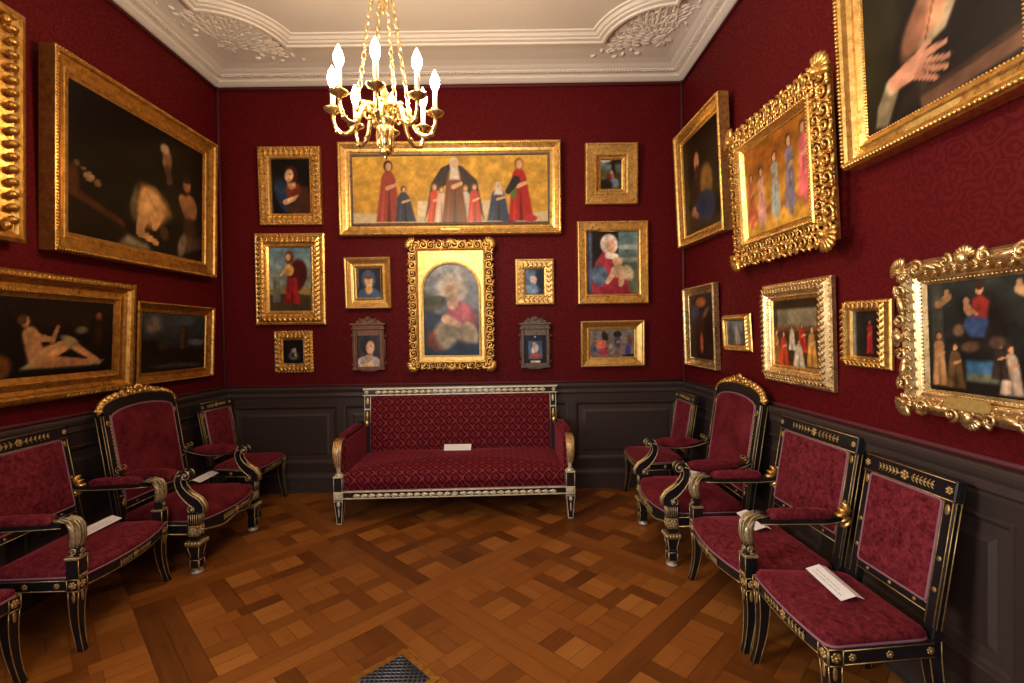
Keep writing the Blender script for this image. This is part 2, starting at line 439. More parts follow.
# wainscot, dado rail and baseboard on each wall (local x along the wall, -y into the room)
DZ = 1.085
def wainscot(n, L, panels, loc, rz):
    mb = MB()
    mb.box(0, L, -.012, 0, .02, DZ-.03)
    zb, zt = .30, .885
    edges = [0] + [e for p in panels for e in p] + [L]
    for k in range(0, len(edges), 2): mb.box(edges[k], edges[k+1], -.032, -.012, .02, DZ-.03)
    for x0, x1 in panels:
        mb.box(x0, x1, -.032, -.012, .02, zb); mb.box(x0, x1, -.032, -.012, zt, DZ-.03)
        for i, (t_, h) in enumerate([(0, -.032), (.012, -.040), (.024, -.030)]): pass
        rings = [[(x0+t_, -h, zb+t_), (x1-t_, -h, zb+t_), (x1-t_, -h, zt-t_), (x0+t_, -h, zt-t_)] for t_, h in [(-.008, .032), (-.004, .042), (.008, .040), (.016, .026), (.03, .016), (.075, .017), (.1, .027)]]
        mb.loft(rings[::-1], 1, False, False)
        r_ = rings[-1]; mb.add(r_, [(0, 1, 2, 3)], 0, False)
    for prof in ([(0, DZ-.125), (.034, DZ-.125), (.036, DZ-.11), (.05, DZ-.095), (.048, DZ-.06), (.06, DZ-.04), (.066, DZ-.022), (.066, DZ-.008), (.058, DZ), (0, DZ)],):
        mb.loft([[(0, -u, z) for u, z in prof], [(L, -u, z) for u, z in prof]], 1, False)
    o = mb.build('trim_%d' % n, [M['wainscot'], M['wainscot_edge']]); o.location = loc; o.rotation_euler = (0, 0, rz); struct(o)
def baseboard(name, L, loc, rz):
    mb = MB()
    prof = [(0, 0), (.062, 0), (.062, .012), (.050, .016), (.050, .13), (.056, .14), (.052, .165), (.038, .18), (.034, .2), (0, .2)]
    mb.loft([[(0, -u, z) for u, z in prof], [(L, -u, z) for u, z in prof]], 0, False)
    o = mb.build(name, M['wainscot_edge']); o.location = loc; o.rotation_euler = (0, 0, rz); struct(o)
LB = XR-XL
wainscot(4, LB, [(.12, 1.16), (1.25, 2.35), (2.44, 3.54), (3.63, 4.67)], (XL, D, 0), 0)
baseboard('baseboard_back', LB, (XL, D, 0), 0)
LS = D-YR-.07
wainscot(5, LS, [(.12+k*1.06, 1.06+k*1.06) for k in range(5)], (XR, D-.068, 0), -PI/2)
baseboard('baseboard_right', LS, (XR, D-.068, 0), -PI/2)
wainscot(6, LS, [(.12+k*1.06, 1.06+k*1.06) for k in range(5)], (XL, YR, 0), PI/2)
baseboard('baseboard_left', LS, (XL, YR, 0), PI/2)
# crimson braid under the cornice and down the corners
mb = MB()
for pts in ([(XL+.012, D-.012, 4.138), (XR-.012, D-.012, 4.138)], [(XL+.012, D-.012, 4.138), (XL+.012, YR+.02, 4.138)], [(XR-.012, D-.012, 4.138), (XR-.012, YR+.02, 4.138)],
            [(XL+.016, D-.016, DZ), (XL+.016, D-.016, 4.165)], [(XR-.016, D-.016, DZ), (XR-.016, D-.016, 4.165)],
            [(XL+.01, D-.01, DZ+.012), (XR-.01, D-.01, DZ+.012)], [(XL+.01, D-.01, DZ+.012), (XL+.01, YR+.02, DZ+.012)], [(XR-.01, D-.01, DZ+.012), (XR-.01, YR+.02, DZ+.012)]):
    mb.tube(pts, .013, 6)
struct(mb.build('trim_7', M['crimson_gimp']))

# ------------------------------------------------------------------ painted panels
def paint(W, H, layers, res, seed=0):
    nx, ny = max(8, int(W*res)), max(8, int(H*res))
    u = np.linspace(0, 1, nx)[None, :].repeat(ny, 0); v = np.linspace(0, 1, ny)[:, None].repeat(nx, 1)
    ar = W/H; X = u*ar; Y = v
    img = np.zeros((ny, nx, 3)); rs = np.random.RandomState(seed)
    def put(a, col):
        nonlocal img
        img = img*(1-a[..., None]) + np.array(col, float)*a[..., None]
    def noise(fr):
        n = np.zeros((ny, nx))
        for k in range(3):
            g = rs.rand(int(fr*2**k)+2, int(fr*2**k*ar)+2)
            yy = v*(g.shape[0]-1.001); xx = u*(g.shape[1]-1.001)
            i, j = yy.astype(int), xx.astype(int); fy, fx = yy-i, xx-j
            fy = fy*fy*(3-2*fy); fx = fx*fx*(3-2*fx)
            n += ((g[i, j]*(1-fx)+g[i, j+1]*fx)*(1-fy)+(g[i+1, j]*(1-fx)+g[i+1, j+1]*fx)*fy-.5)*.5**k
        return n
    for L in layers:
        k = L[0]
        if k == 'bg':
            img = np.array(L[2], float)*(1-v[..., None])+np.array(L[1], float)*v[..., None]
        elif k == 'E':
            cx, cy, rx, ry, col = L[1:6]; rot = L[6] if len(L) > 6 else 0; so = L[7] if len(L) > 7 else .25
            dx, dy = X-cx*ar, Y-cy
            c, s = math.cos(rot), math.sin(rot)
            d = np.sqrt(((dx*c+dy*s)/rx)**2+((-dx*s+dy*c)/ry)**2)
            put(np.clip((1-d)/so+.5, 0, 1), col)
        elif k == 'C':
            x0, y0, ra, x1, y1, rb, col = L[1:8]; so = L[8] if len(L) > 8 else .3
            ax, bx = x0*ar, x1*ar
            t_ = np.clip(((X-ax)*(bx-ax)+(Y-y0)*(y1-y0))/((bx-ax)**2+(y1-y0)**2+1e-9), 0, 1)
            r = ra+(rb-ra)*t_; d = np.hypot(X-ax-(bx-ax)*t_, Y-y0-(y1-y0)*t_)/r
            put(np.clip((1-d)/so+.5, 0, 1), col)
        elif k == 'P':
            pts, col = L[1], L[2]; so = L[3] if len(L) > 3 else .012
            ins = np.zeros((ny, nx), bool); dm = np.full((ny, nx), 9.0)
            for (xa, ya), (xb, yb) in zip(pts, pts[1:]+pts[:1]):
                xa, xb = xa*ar, xb*ar
                cr = (ya > Y) != (yb > Y)
                ins ^= cr & (X < (xb-xa)*(Y-ya)/((yb-ya) or 1e-9)+xa)
                t_ = np.clip(((X-xa)*(xb-xa)+(Y-ya)*(yb-ya))/((xb-xa)**2+(yb-ya)**2+1e-9), 0, 1)
                dm = np.minimum(dm, np.hypot(X-xa-(xb-xa)*t_, Y-ya-(yb-ya)*t_))
            put(np.clip(np.where(ins, dm, -dm)/so+.5, 0, 1), col)
        elif k == 'N':
            img *= (1+L[1]*noise(L[2]))[..., None]
    img = np.clip(img, 0, 255)/255
    img = np.where(img <= .04045, img/12.92, ((img+.055)/1.055)**2.4)
    return nx, ny, img
def canvas(W, H, layers, res, y, zb, name, parent, seed, mask=None):
    nx, ny, img = paint(W, H, layers, res, seed)
    vs = [(-W/2+W*i/(nx-1), y, zb+H*j/(ny-1)) for j in range(ny) for i in range(nx)]
    fs = [(j*nx+i, j*nx+i+1, (j+1)*nx+i+1, (j+1)*nx+i) for j in range(ny-1) for i in range(nx-1)]
    b_ = len(vs)
    vs += [(-W/2, y+.008, zb), (W/2, y+.008, zb), (W/2, y+.008, zb+H), (-W/2, y+.008, zb+H)]
    fs.append((b_+3, b_+2, b_+1, b_))
    me = bpy.data.meshes.new(name); me.from_pydata(vs, [], fs); me.materials.append(M['paint'])
    at = me.color_attributes.new('paint', 'FLOAT_COLOR', 'POINT')
    arr = np.ones((len(vs), 4), np.float32); arr[:nx*ny, :3] = img.reshape(-1, 3)
    at.data.foreach_set('color', arr.ravel()); me.update()
    o = bpy.data.objects.new(name, me); C.objects.link(o); o.parent = parent
    return o

# ------------------------------------------------------------------ picture frames (local: x along the wall, -y to the room, z up)
def hang(wall, a, z, off, tilt, rot):
    if wall == 'B': return (a, D-off, z), (tilt, -rot, 0)
    if wall == 'L': return (XL+off, a, z), (tilt, -rot, PI/2)
    return (XR-off, -a, z), (tilt, -rot, -PI/2)
def sweep_frame(mb, W, H, prof, mat=0):                     # prof: (inset, height towards the room)
    mb.loft([[(-W/2+t_, -h, t_), (W/2-t_, -h, t_), (W/2-t_, -h, H-t_), (-W/2+t_, -h, H-t_)] for t_, h in prof], mat, False, False, True)
def along(W, H, t_, step):                                  # positions along the four sides at an inset
    w_, h_ = W-2*t_, H-2*t_
    for sx, L, ang, o in ((0, w_, 0, (-w_/2, t_)), (1, h_, PI/2, (w_/2, t_)), (2, w_, PI, (w_/2, H-t_)), (3, h_, -PI/2, (-w_/2, H-t_))):
        n = max(1, round(L/step)); st = L/n
        for i in range(n):
            k = (i+.5)*st
            yield o[0]+math.cos(ang)*k, o[1]+math.sin(ang)*k, ang, i, n
def beads(mb, W, H, t_, h, r, step, stretch=1.0, mat=0):
    for x, z, an, i, n in along(W, H, t_, step): mb.ell((x, -h, z), (r*stretch, r, r), rot2(an), 6, 4, mat)
def leaves(mb, W, H, t_, h, size, step, mat=0, thick=.16):   # paired acanthus tips and berries along the sides
    for x, z, an, i, n in along(W, H, t_, step):
        R_ = rot2(an)
        for sg in (-1, 1):
            p = R_ @ Vector((size*.15, 0, sg*size*.30))
            mb.ell((x+p.x, -h, z+p.z), (size*.52, size*thick, size*.2), rot2(an+sg*.75), 6, 4, mat)
        mb.ell((x, -h-size*.10, z), size*.14, None, 6, 4, mat)
def eggs(mb, W, H, t_, h, size, step, slant=.6, mat=0):     # slanted gadroons
    for x, z, an, i, n in along(W, H, t_, step):
        mb.ell((x, -h, z), (size*.22, size*.25, size*.55), rot2(an+(slant if i < n/2 else -slant)), 6, 4, mat)
def cscroll(mb, x, z, h, R, an, flip=1, r=.22, mat=0, turns=1.45, n=13):
    pts, rad = [], []
    for k in range(n):
        t_ = k/(n-1); th = t_*turns*2*PI; q = R*(1-.78*t_)
        px, pz = q*math.cos(th), flip*q*math.sin(th)
        p = rot2(an) @ Vector((px, 0, pz)); pts.append((x+p.x, -h-R*.35*t_, z+p.z)); rad.append(R*r*(1.05-.5*t_))
    mb.tube(pts, rad, 6, mat)
    mb.ell((x, -h-R*.4, z), R*.2, None, 6, 4, mat)
def scroll_border(mb, W, H, t_, h, R, step, mat=0, seed=1):  # openwork of C-scrolls and leaf tips
    rd = random.Random(seed)
    for x, z, an, i, n in along(W, H, t_, step):
        fl = 1 if i % 2 else -1
        cscroll(mb, x, z, h, R*(.9+.25*rd.random()), an+(PI*.5 if fl > 0 else -PI*.5)+rd.random()*.4, fl, .24, mat)
        R_ = rot2(an)
        for sg in (-1, 1):
            p = R_ @ Vector((step*.42*sg, 0, -R*.75*fl))
            mb.ell((x+p.x, -h-.2*R, z+p.z), (R*.6, R*.25, R*.24), rot2(an+sg*.9*fl), 6, 4, mat)
        p = R_ @ Vector((step*.5, 0, R*.7*fl)); mb.ell((x+p.x, -h-.1*R, z+p.z), (R*.35, R*.28, R*.35), None, 6, 4, mat)
def shell(mb, x, z, h, R, an, mat=0, n=7):
    for k in range(n):
        a_ = an+(k-(n-1)/2)*2.5/n
        mb.ell((x+math.cos(a_)*R*.55, -h, z+math.sin(a_)*R*.55), (R*.52, R*.2, R*.21), rot2(a_), 7, 5, mat)
    mb.ell((x, -h-R*.12, z), R*.27, None, 8, 5, mat)
def plate(mb, w_, h_, z, y): # rounded name plate
    out = rpoly([(-w_/2, z-h_/2), (w_/2, z-h_/2), (w_/2, z+h_/2), (-w_/2, z+h_/2)], h_*.48, 5)
    mb.prism(out, y, y-.005)

PROF = {
 'lip':   lambda b, d: [(0, -d), (0, 0), (.10*b, .008), (.20*b, .004), (.26*b, -.010), (.55*b, -.030), (.66*b, -.034), (.70*b, -.028), (.80*b, -.030), (.84*b, -.040), (b, -.050), (b, -d)],
 'cove':  lambda b, d: [(0, -d), (0, -.012), (.06*b, 0), (.22*b, .006), (.30*b, -.004), (.36*b, -.026), (.48*b, -.040), (.62*b, -.036), (.70*b, -.030), (.76*b, -.036), (.88*b, -.046), (b, -.052), (b, -d)],
 'flat':  lambda b, d: [(0, -d), (0, -.010), (.05*b, -.002), (.16*b, 0), (.20*b, -.010), (.74*b, -.014), (.78*b, -.004), (.90*b, -.008), (b, -.028), (b, -d)],
 'convex':lambda b, d: [(0, -d), (0, -.036), (.10*b, -.030), (.18*b, -.034), (.30*b, -.012), (.48*b, 0), (.62*b, -.002), (.72*b, -.014), (.80*b, -.030), (.86*b, -.026), (b, -.040), (b, -d)],
}
def picture(label, wall, a, z, W, H, off, tilt, rot, bw, style, gold_, layers, orn=(), res=95, group=None, cat='painting', pl=None, seed=1, slip=0, slip_mat='gold'):
    loc, r_ = hang(wall, a, z, off, tilt, rot)
    root = thing('framed_painting', label, cat, loc, r_, group)
    d = off-.006
    mb = MB(); sweep_frame(mb, W, H, PROF[style](bw, d))
    mb.build('frame', M[gold_], root)
    if orn:
        for o in orn:
            mb = MB(); f_, nm = {'beads': (beads, 'beading'), 'leaves': (leaves, 'leaf_carving'), 'eggs': (eggs, 'gadrooning')}[o[0]]
            f_(mb, W, H, *o[1:]); mb.build(nm, M[gold_], root)
    yc = min(.050, d-.012)
    if slip:
        mb = MB(); sweep_frame(mb, W-2*bw+.004, H-2*bw+.004, [(0, -yc+.004), (0, -yc+.014), (slip*.5, -yc+.012), (slip, -yc+.002), (slip, -yc)])
        for v_ in mb.v: v_.z += bw-.002
        mb.build('slip', M[slip_mat], root)
    k = bw-.006
    canvas(W-2*k, H-2*k, layers, res, yc, k, 'canvas', root, seed)
    mb = MB()
    k = bw*.5
    mb.box(-W/2+k, W/2-k, yc+.01, d, k, H-k)
    mb.build('backing_board', M['walnut'], root)
    if pl:
        mb = MB(); plate(mb, pl[0], pl[1], bw*pl[2], pl[3]); mb.build('name_plate', M['plate'], root)
    return root

def figure(x, y0, h, w_, robe, skin=(205, 160, 120), hair=(60, 35, 22), lean=0.0, veil=None):
    L = []
    hx = x+lean
    L.append(('P', [(x-w_*.75, y0), (x+w_*.75, y0), (hx+w_*.42, y0+h*.70), (hx+w_*.2, y0+h*.82), (hx-w_*.2, y0+h*.82), (hx-w_*.42, y0+h*.70)], robe, .02))
    L += [('E', hx, y0+h*.72, h*.105, h*.10, robe, 0, .2)]; dk = tuple(c*.6 for c in robe); lt = tuple(min(255, c*1.25) for c in robe)
    L.append(('P', [(x-w_*.1, y0), (x+w_*.12, y0), (hx+w_*.05, y0+h*.6)], dk, .02)); L.append(('P', [(x-w_*.5, y0), (x-w_*.35, y0), (hx-w_*.2, y0+h*.62)], lt, .02))
    L.append(('C', hx-w_*.05, y0+h*.55, h*.035, hx+w_*.4, y0+h*.60, h*.028, skin))
    if veil: L += [('P', [(hx-w_*.30, y0+h*.66), (hx+w_*.34, y0+h*.66), (hx+w_*.16, y0+h*.97), (hx-w_*.14, y0+h*.97)], veil, .03), ('E', hx, y0+h*.905, h*.068, h*.09, veil)]
    else: L.append(('E', hx, y0+h*.91, h*.075, h*.095, hair))
    L.append(('E', hx+w_*.03, y0+h*.895, h*.048, h*.068, skin))
    return L
def bust(cx, top, s, dress, skin=(200, 150, 112), hair=(45, 26, 18), veil=None):
    L = [('E', cx, top-s*1.75, s*1.05, s*1.0, dress, 0, .12), ('C', cx, top-s*.9, s*.2, cx, top-s*.6, s*.18, skin)]
    L += [('E', cx, top-s*.45, s*.44, s*.52, veil or hair, 0, .2), ('E', cx+s*.03, top-s*.52, s*.28, s*.38, skin, .1, .25)]
    L += [('E', cx-s*.08, top-s*.48, s*.05, s*.025, (60, 35, 25)), ('E', cx+s*.13, top-s*.47, s*.05, s*.025, (60, 35, 25)), ('E', cx+s*.05, top-s*.70, s*.07, s*.025, (150, 70, 60)), ('C', cx+s*.04, top-s*.48, s*.02, cx+s*.06, top-s*.6, s*.03, (225, 180, 140))]
    return L
NZ = [('N', .35, 6), ('N', .25, 22)]
FL = (190, 135, 92)

# ---- left wall
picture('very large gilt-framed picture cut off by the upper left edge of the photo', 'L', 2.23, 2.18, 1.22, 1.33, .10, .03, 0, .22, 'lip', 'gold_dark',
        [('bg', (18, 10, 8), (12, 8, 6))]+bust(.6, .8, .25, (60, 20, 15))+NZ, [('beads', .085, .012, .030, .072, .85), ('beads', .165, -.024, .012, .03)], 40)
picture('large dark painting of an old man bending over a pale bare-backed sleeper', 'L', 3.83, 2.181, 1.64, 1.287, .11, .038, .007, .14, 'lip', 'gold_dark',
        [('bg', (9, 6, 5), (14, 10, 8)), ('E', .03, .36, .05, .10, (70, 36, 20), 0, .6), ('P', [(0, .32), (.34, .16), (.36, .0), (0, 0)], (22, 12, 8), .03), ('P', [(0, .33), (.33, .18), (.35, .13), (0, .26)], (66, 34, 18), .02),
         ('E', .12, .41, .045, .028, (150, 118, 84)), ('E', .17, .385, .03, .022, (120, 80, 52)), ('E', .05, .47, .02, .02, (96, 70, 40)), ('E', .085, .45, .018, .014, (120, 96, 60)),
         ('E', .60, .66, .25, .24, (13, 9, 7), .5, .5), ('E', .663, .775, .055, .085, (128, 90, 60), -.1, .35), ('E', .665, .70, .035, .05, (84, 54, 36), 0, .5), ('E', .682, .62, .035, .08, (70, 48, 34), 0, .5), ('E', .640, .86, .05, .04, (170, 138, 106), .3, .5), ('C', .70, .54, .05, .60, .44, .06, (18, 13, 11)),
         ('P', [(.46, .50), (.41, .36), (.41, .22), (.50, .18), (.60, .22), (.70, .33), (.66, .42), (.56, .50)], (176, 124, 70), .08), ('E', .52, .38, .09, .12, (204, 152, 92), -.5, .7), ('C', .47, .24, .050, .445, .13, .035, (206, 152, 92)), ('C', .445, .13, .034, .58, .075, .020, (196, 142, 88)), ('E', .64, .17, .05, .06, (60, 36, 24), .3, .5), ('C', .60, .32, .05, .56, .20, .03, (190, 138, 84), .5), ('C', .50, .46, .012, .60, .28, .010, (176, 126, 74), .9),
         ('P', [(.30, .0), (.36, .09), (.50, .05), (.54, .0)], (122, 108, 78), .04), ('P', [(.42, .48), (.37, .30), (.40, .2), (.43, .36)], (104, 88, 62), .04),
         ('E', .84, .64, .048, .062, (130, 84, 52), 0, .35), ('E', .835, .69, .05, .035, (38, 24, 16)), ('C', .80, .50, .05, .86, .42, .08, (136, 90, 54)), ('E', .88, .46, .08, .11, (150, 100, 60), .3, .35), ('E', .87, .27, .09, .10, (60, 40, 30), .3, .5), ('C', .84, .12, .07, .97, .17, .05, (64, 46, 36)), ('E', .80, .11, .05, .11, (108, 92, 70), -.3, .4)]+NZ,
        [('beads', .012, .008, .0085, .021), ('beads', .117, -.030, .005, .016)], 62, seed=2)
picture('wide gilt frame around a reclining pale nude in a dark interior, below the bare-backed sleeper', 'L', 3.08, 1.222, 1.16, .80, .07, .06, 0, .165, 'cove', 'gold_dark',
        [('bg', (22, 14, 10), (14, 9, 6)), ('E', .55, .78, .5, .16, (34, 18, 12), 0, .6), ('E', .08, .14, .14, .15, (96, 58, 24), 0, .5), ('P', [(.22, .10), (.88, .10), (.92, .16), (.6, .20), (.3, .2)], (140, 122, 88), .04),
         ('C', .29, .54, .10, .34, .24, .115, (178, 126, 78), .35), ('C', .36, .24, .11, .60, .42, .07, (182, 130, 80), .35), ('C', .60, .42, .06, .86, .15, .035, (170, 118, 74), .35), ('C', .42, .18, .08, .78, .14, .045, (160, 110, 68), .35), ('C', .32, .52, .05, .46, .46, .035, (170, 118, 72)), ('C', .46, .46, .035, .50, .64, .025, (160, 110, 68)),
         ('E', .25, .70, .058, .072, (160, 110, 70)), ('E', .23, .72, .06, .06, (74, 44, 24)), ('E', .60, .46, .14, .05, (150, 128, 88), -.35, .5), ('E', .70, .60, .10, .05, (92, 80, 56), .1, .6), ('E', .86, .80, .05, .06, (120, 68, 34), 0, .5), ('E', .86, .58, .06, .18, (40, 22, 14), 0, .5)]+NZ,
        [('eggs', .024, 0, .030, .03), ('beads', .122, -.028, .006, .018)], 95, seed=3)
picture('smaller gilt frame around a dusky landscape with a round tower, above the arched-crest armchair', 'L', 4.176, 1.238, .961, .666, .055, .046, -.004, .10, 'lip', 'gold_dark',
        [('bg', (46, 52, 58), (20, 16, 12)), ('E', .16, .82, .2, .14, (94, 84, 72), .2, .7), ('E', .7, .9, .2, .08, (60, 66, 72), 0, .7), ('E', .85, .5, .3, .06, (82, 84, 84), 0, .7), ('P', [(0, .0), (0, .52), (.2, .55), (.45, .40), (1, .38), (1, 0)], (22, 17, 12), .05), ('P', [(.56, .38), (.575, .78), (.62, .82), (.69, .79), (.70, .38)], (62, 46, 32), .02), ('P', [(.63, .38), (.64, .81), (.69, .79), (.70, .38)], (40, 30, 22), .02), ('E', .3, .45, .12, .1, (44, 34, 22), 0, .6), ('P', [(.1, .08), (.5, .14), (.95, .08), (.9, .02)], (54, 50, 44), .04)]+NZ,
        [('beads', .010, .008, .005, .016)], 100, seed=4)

# ---- back wall
picture('small dark portrait of a woman with hand on breast in leaf-carved gilt frame', 'B', -2.216, 2.745, .632, .785, .06, .039, -.007, .122, 'flat', 'gold',
        [('bg', (18, 14, 12), (12, 9, 8)), ('E', .34, .32, .16, .36, (34, 52, 78), .4, .3), ('E', .72, .18, .24, .34, (70, 40, 26), 0, .35), ('E', .55, .44, .14, .15, (120, 48, 24), .3, .35), ('C', .52, .52, .075, .47, .66, .07, (190, 140, 100)), ('E', .50, .72, .125, .155, (58, 32, 20), .2, .3), ('E', .455, .70, .078, .115, (212, 164, 124), -.15, .3), ('C', .35, .22, .05, .56, .28, .04, (214, 168, 130)), ('C', .56, .28, .03, .64, .33, .02, (206, 158, 118)), ('E', .43, .71, .012, .008, (70, 40, 28)), ('E', .48, .72, .012, .008, (70, 40, 28)), ('E', .455, .635, .02, .008, (160, 80, 64))]+NZ,
        [('leaves', .056, -.008, .060, .052, 0, .28), ('leaves', .022, 0, .030, .034, 0, .25), ('beads', .108, -.010, .006, .018)], 105, seed=5)
picture('standing robed woman in red before pale landscape, in deep carved gilt frame', 'B', -2.243, 1.729, .712, .93, .085, .012, -.009, .143, 'convex', 'gold',
        [('bg', (96, 128, 140), (152, 150, 120)), ('P', [(0, 0), (1, 0), (1, .26), (.5, .30), (0, .26)], (64, 50, 32), .04), ('P', [(0, .30), (1, .26), (1, .34), (.6, .38), (0, .36)], (128, 104, 56), .05), ('E', .9, .46, .12, .08, (112, 124, 108), 0, .5), ('P', [(.08, .14), (.26, .14), (.26, .5), (.1, .5)], (92, 92, 86), .015), ('P', [(.06, .48), (.28, .48), (.28, .54), (.06, .54)], (110, 108, 98), .012),
         ('E', .66, .56, .15, .25, (66, 16, 18), -.15, .2), ('P', [(.36, .12), (.72, .12), (.64, .52), (.42, .52)], (134, 28, 26), .03), ('P', [(.5, .12), (.56, .12), (.55, .5)], (84, 14, 16), .03), ('E', .47, .64, .075, .09, (204, 150, 80)), ('C', .38, .64, .03, .28, .56, .02, (212, 168, 124)), ('E', .48, .84, .07, .10, (104, 44, 22)), ('E', .455, .84, .038, .055, (218, 172, 134))]+NZ,
        [('leaves', .07, .0, .056, .05, 0, .22), ('eggs', .018, -.036, .03, .034), ('beads', .125, -.026, .007, .022)], 105, seed=6)
picture('small bust of a blue-hooded woman in stepped plain gilt frame', 'B', -1.443, 1.88, .467, .522, .06, .043, .002, .105, 'lip', 'gold_bright',
        [('bg', (24, 18, 18), (20, 16, 16)), ('P', [(.0, .35), (0, 1), (.14, 1), (.12, .35)], (104, 96, 84), .05), ('E', .5, .62, .22, .30, (56, 82, 112), 0, .2), ('E', .5, .1, .38, .26, (58, 84, 116), 0, .15), ('C', .5, .26, .1, .52, .44, .08, (206, 160, 96)), ('E', .5, .58, .13, .19, (214, 166, 120), 0, .25), ('E', .5, .70, .13, .07, (90, 60, 40), 0, .4), ('E', .46, .60, .02, .01, (70, 45, 35)), ('E', .55, .60, .02, .01, (70, 45, 35)), ('E', .505, .5, .03, .01, (160, 84, 70)), ('E', .5, .33, .12, .035, (200, 150, 50), 0, .4)]+NZ,
        [], 110, slip=.012, seed=7)
picture('tiny black panel with pale blurred shapes in carved gilt frame, lowest beside the sofa', 'B', -2.234, 1.239, .395, .427, .045, .015, 0, .102, 'convex', 'gold',
        [('bg', (14, 12, 12), (12, 10, 10)), ('E', .5, .32, .2, .17, (120, 112, 104), 0, .7), ('E', .5, .33, .12, .10, (30, 28, 28), 0, .7), ('E', .56, .55, .07, .1, (190, 168, 140), 0, .5), ('E', .44, .54, .06, .08, (150, 120, 90), 0, .5), ('E', .6, .38, .05, .1, (184, 170, 150), 0, .6)]+NZ,
        [('leaves', .050, -.002, .05, .044, 0, .24), ('leaves', .016, -.034, .034, .032, 0, .3)], 115, seed=8)
lay = [('bg', (204, 160, 64), (188, 142, 56)), ('N', .25, 9), ('P', [(0, 0), (1, 0), (1, .18), (.7, .14), (.3, .14), (0, .18)], (196, 178, 140), .03)]
lay += figure(.19, .05, .86, .085, (146, 66, 54), (196, 150, 110), (58, 36, 26)) + figure(.275, .05, .50, .07, (62, 64, 76), (206, 160, 120), (60, 40, 30), -.01)
lay += [('P', [(.335, .12), (.40, .12), (.40, .34), (.335, .34)], (214, 196, 156), .01), ('P', [(.66, .12), (.72, .12), (.72, .34), (.66, .34)], (206, 186, 146), .01)]
lay += [('P', [(.37, .05), (.405, .58), (.455, .80), (.50, .86), (.56, .82), (.635, .62), (.67, .05), (.60, .42), (.5, .6), (.42, .45)], (58, 46, 44), .02)]
lay += figure(.42, .04, .54, .05, (196, 74, 48), (214, 170, 130), (150, 100, 50)) + figure(.455, .04, .50, .05, (206, 178, 156), (214, 170, 130), (120, 80, 40)) + figure(.575, .04, .52, .05, (188, 182, 176), (214, 170, 130), (150, 104, 60)) + figure(.62, .04, .54, .05, (190, 70, 54), (214, 170, 130), (110, 70, 40))
lay += figure(.52, .02, .93, .085, (112, 68, 40), (206, 166, 130), (90, 60, 40), 0, (206, 196, 176))
lay += figure(.74, .05, .55, .075, (54, 62, 84), (206, 160, 120), (60, 40, 30), .0, (212, 200, 180)) + [('E', .79, .08, .12, .06, (54, 62, 84))]
lay += figure(.855, .05, .88, .085, (166, 40, 32), (210, 164, 120), (150, 96, 50), -.01) + [('P', [(.80, .36), (.83, .36), (.835, .62), (.81, .62)], (92, 112, 40), .02), ('C', .83, .62, .06, .79, .46, .04, (40, 34, 34)), ('E', .9, .08, .1, .05, (170, 52, 52))]
picture('long gold-ground panel with rows of standing and kneeling robed figures', 'B', -.589, 2.615, 2.25, .937, .09, .02, -.004, .115, 'lip', 'gold', lay+[('N', .12, 30)],
        [('beads', .014, .006, .009, .024), ('beads', .094, -.032, .005, .016)], 100, pl=(.2, .022, .5, .028), seed=9, slip=.02, slip_mat='umber_wood')
picture('little night scene of huddled figures under a tree in wide plain gilt frame', 'B', 1.056, 2.905, .538, .612, .065, .062, -.003, .134, 'flat', 'gold',
        [('bg', (118, 136, 146), (40, 34, 24)), ('E', .5, .3, .5, .3, (62, 60, 40), 0, .5), ('E', .62, .93, .32, .15, (34, 28, 20), 0, .5), ('C', .6, .5, .06, .56, .95, .05, (34, 26, 18)), ('E', .32, .88, .14, .05, (176, 176, 172), 0, .6), ('E', .2, .5, .2, .16, (78, 84, 54), 0, .5), ('E', .46, .36, .13, .16, (96, 40, 28), .2, .5), ('E', .56, .46, .05, .08, (186, 96, 70), 0, .4), ('E', .62, .26, .12, .14, (112, 128, 140), .3, .5), ('E', .3, .22, .2, .14, (30, 26, 18), 0, .5), ('E', .52, .56, .04, .05, (200, 156, 120))]+NZ,
        [('beads', .02, .002, .005, .016)], 110, slip=.03, pl=(.12, .02, .3, .016), seed=10)
picture('tiny blue panel with a pale head in foliate gilt frame, beside the arched picture', 'B', .261, 1.896, .397, .469, .045, .028, 0, .11, 'flat', 'gold_bright',
        [('bg', (86, 112, 146), (92, 126, 160)), ('P', [(.55, 0), (1, 0), (1, 1), (.55, 1)], (34, 38, 50), .1), ('E', .42, .6, .14, .14, (200, 176, 172), -.3, .4), ('E', .5, .5, .06, .08, (190, 160, 150), 0, .5), ('E', .3, .2, .3, .2, (112, 140, 170), 0, .6)]+NZ,
        [('leaves', .058, -.004, .05, .05, 0, .15), ('beads', .012, 0, .0055, .017)], 120, seed=11)
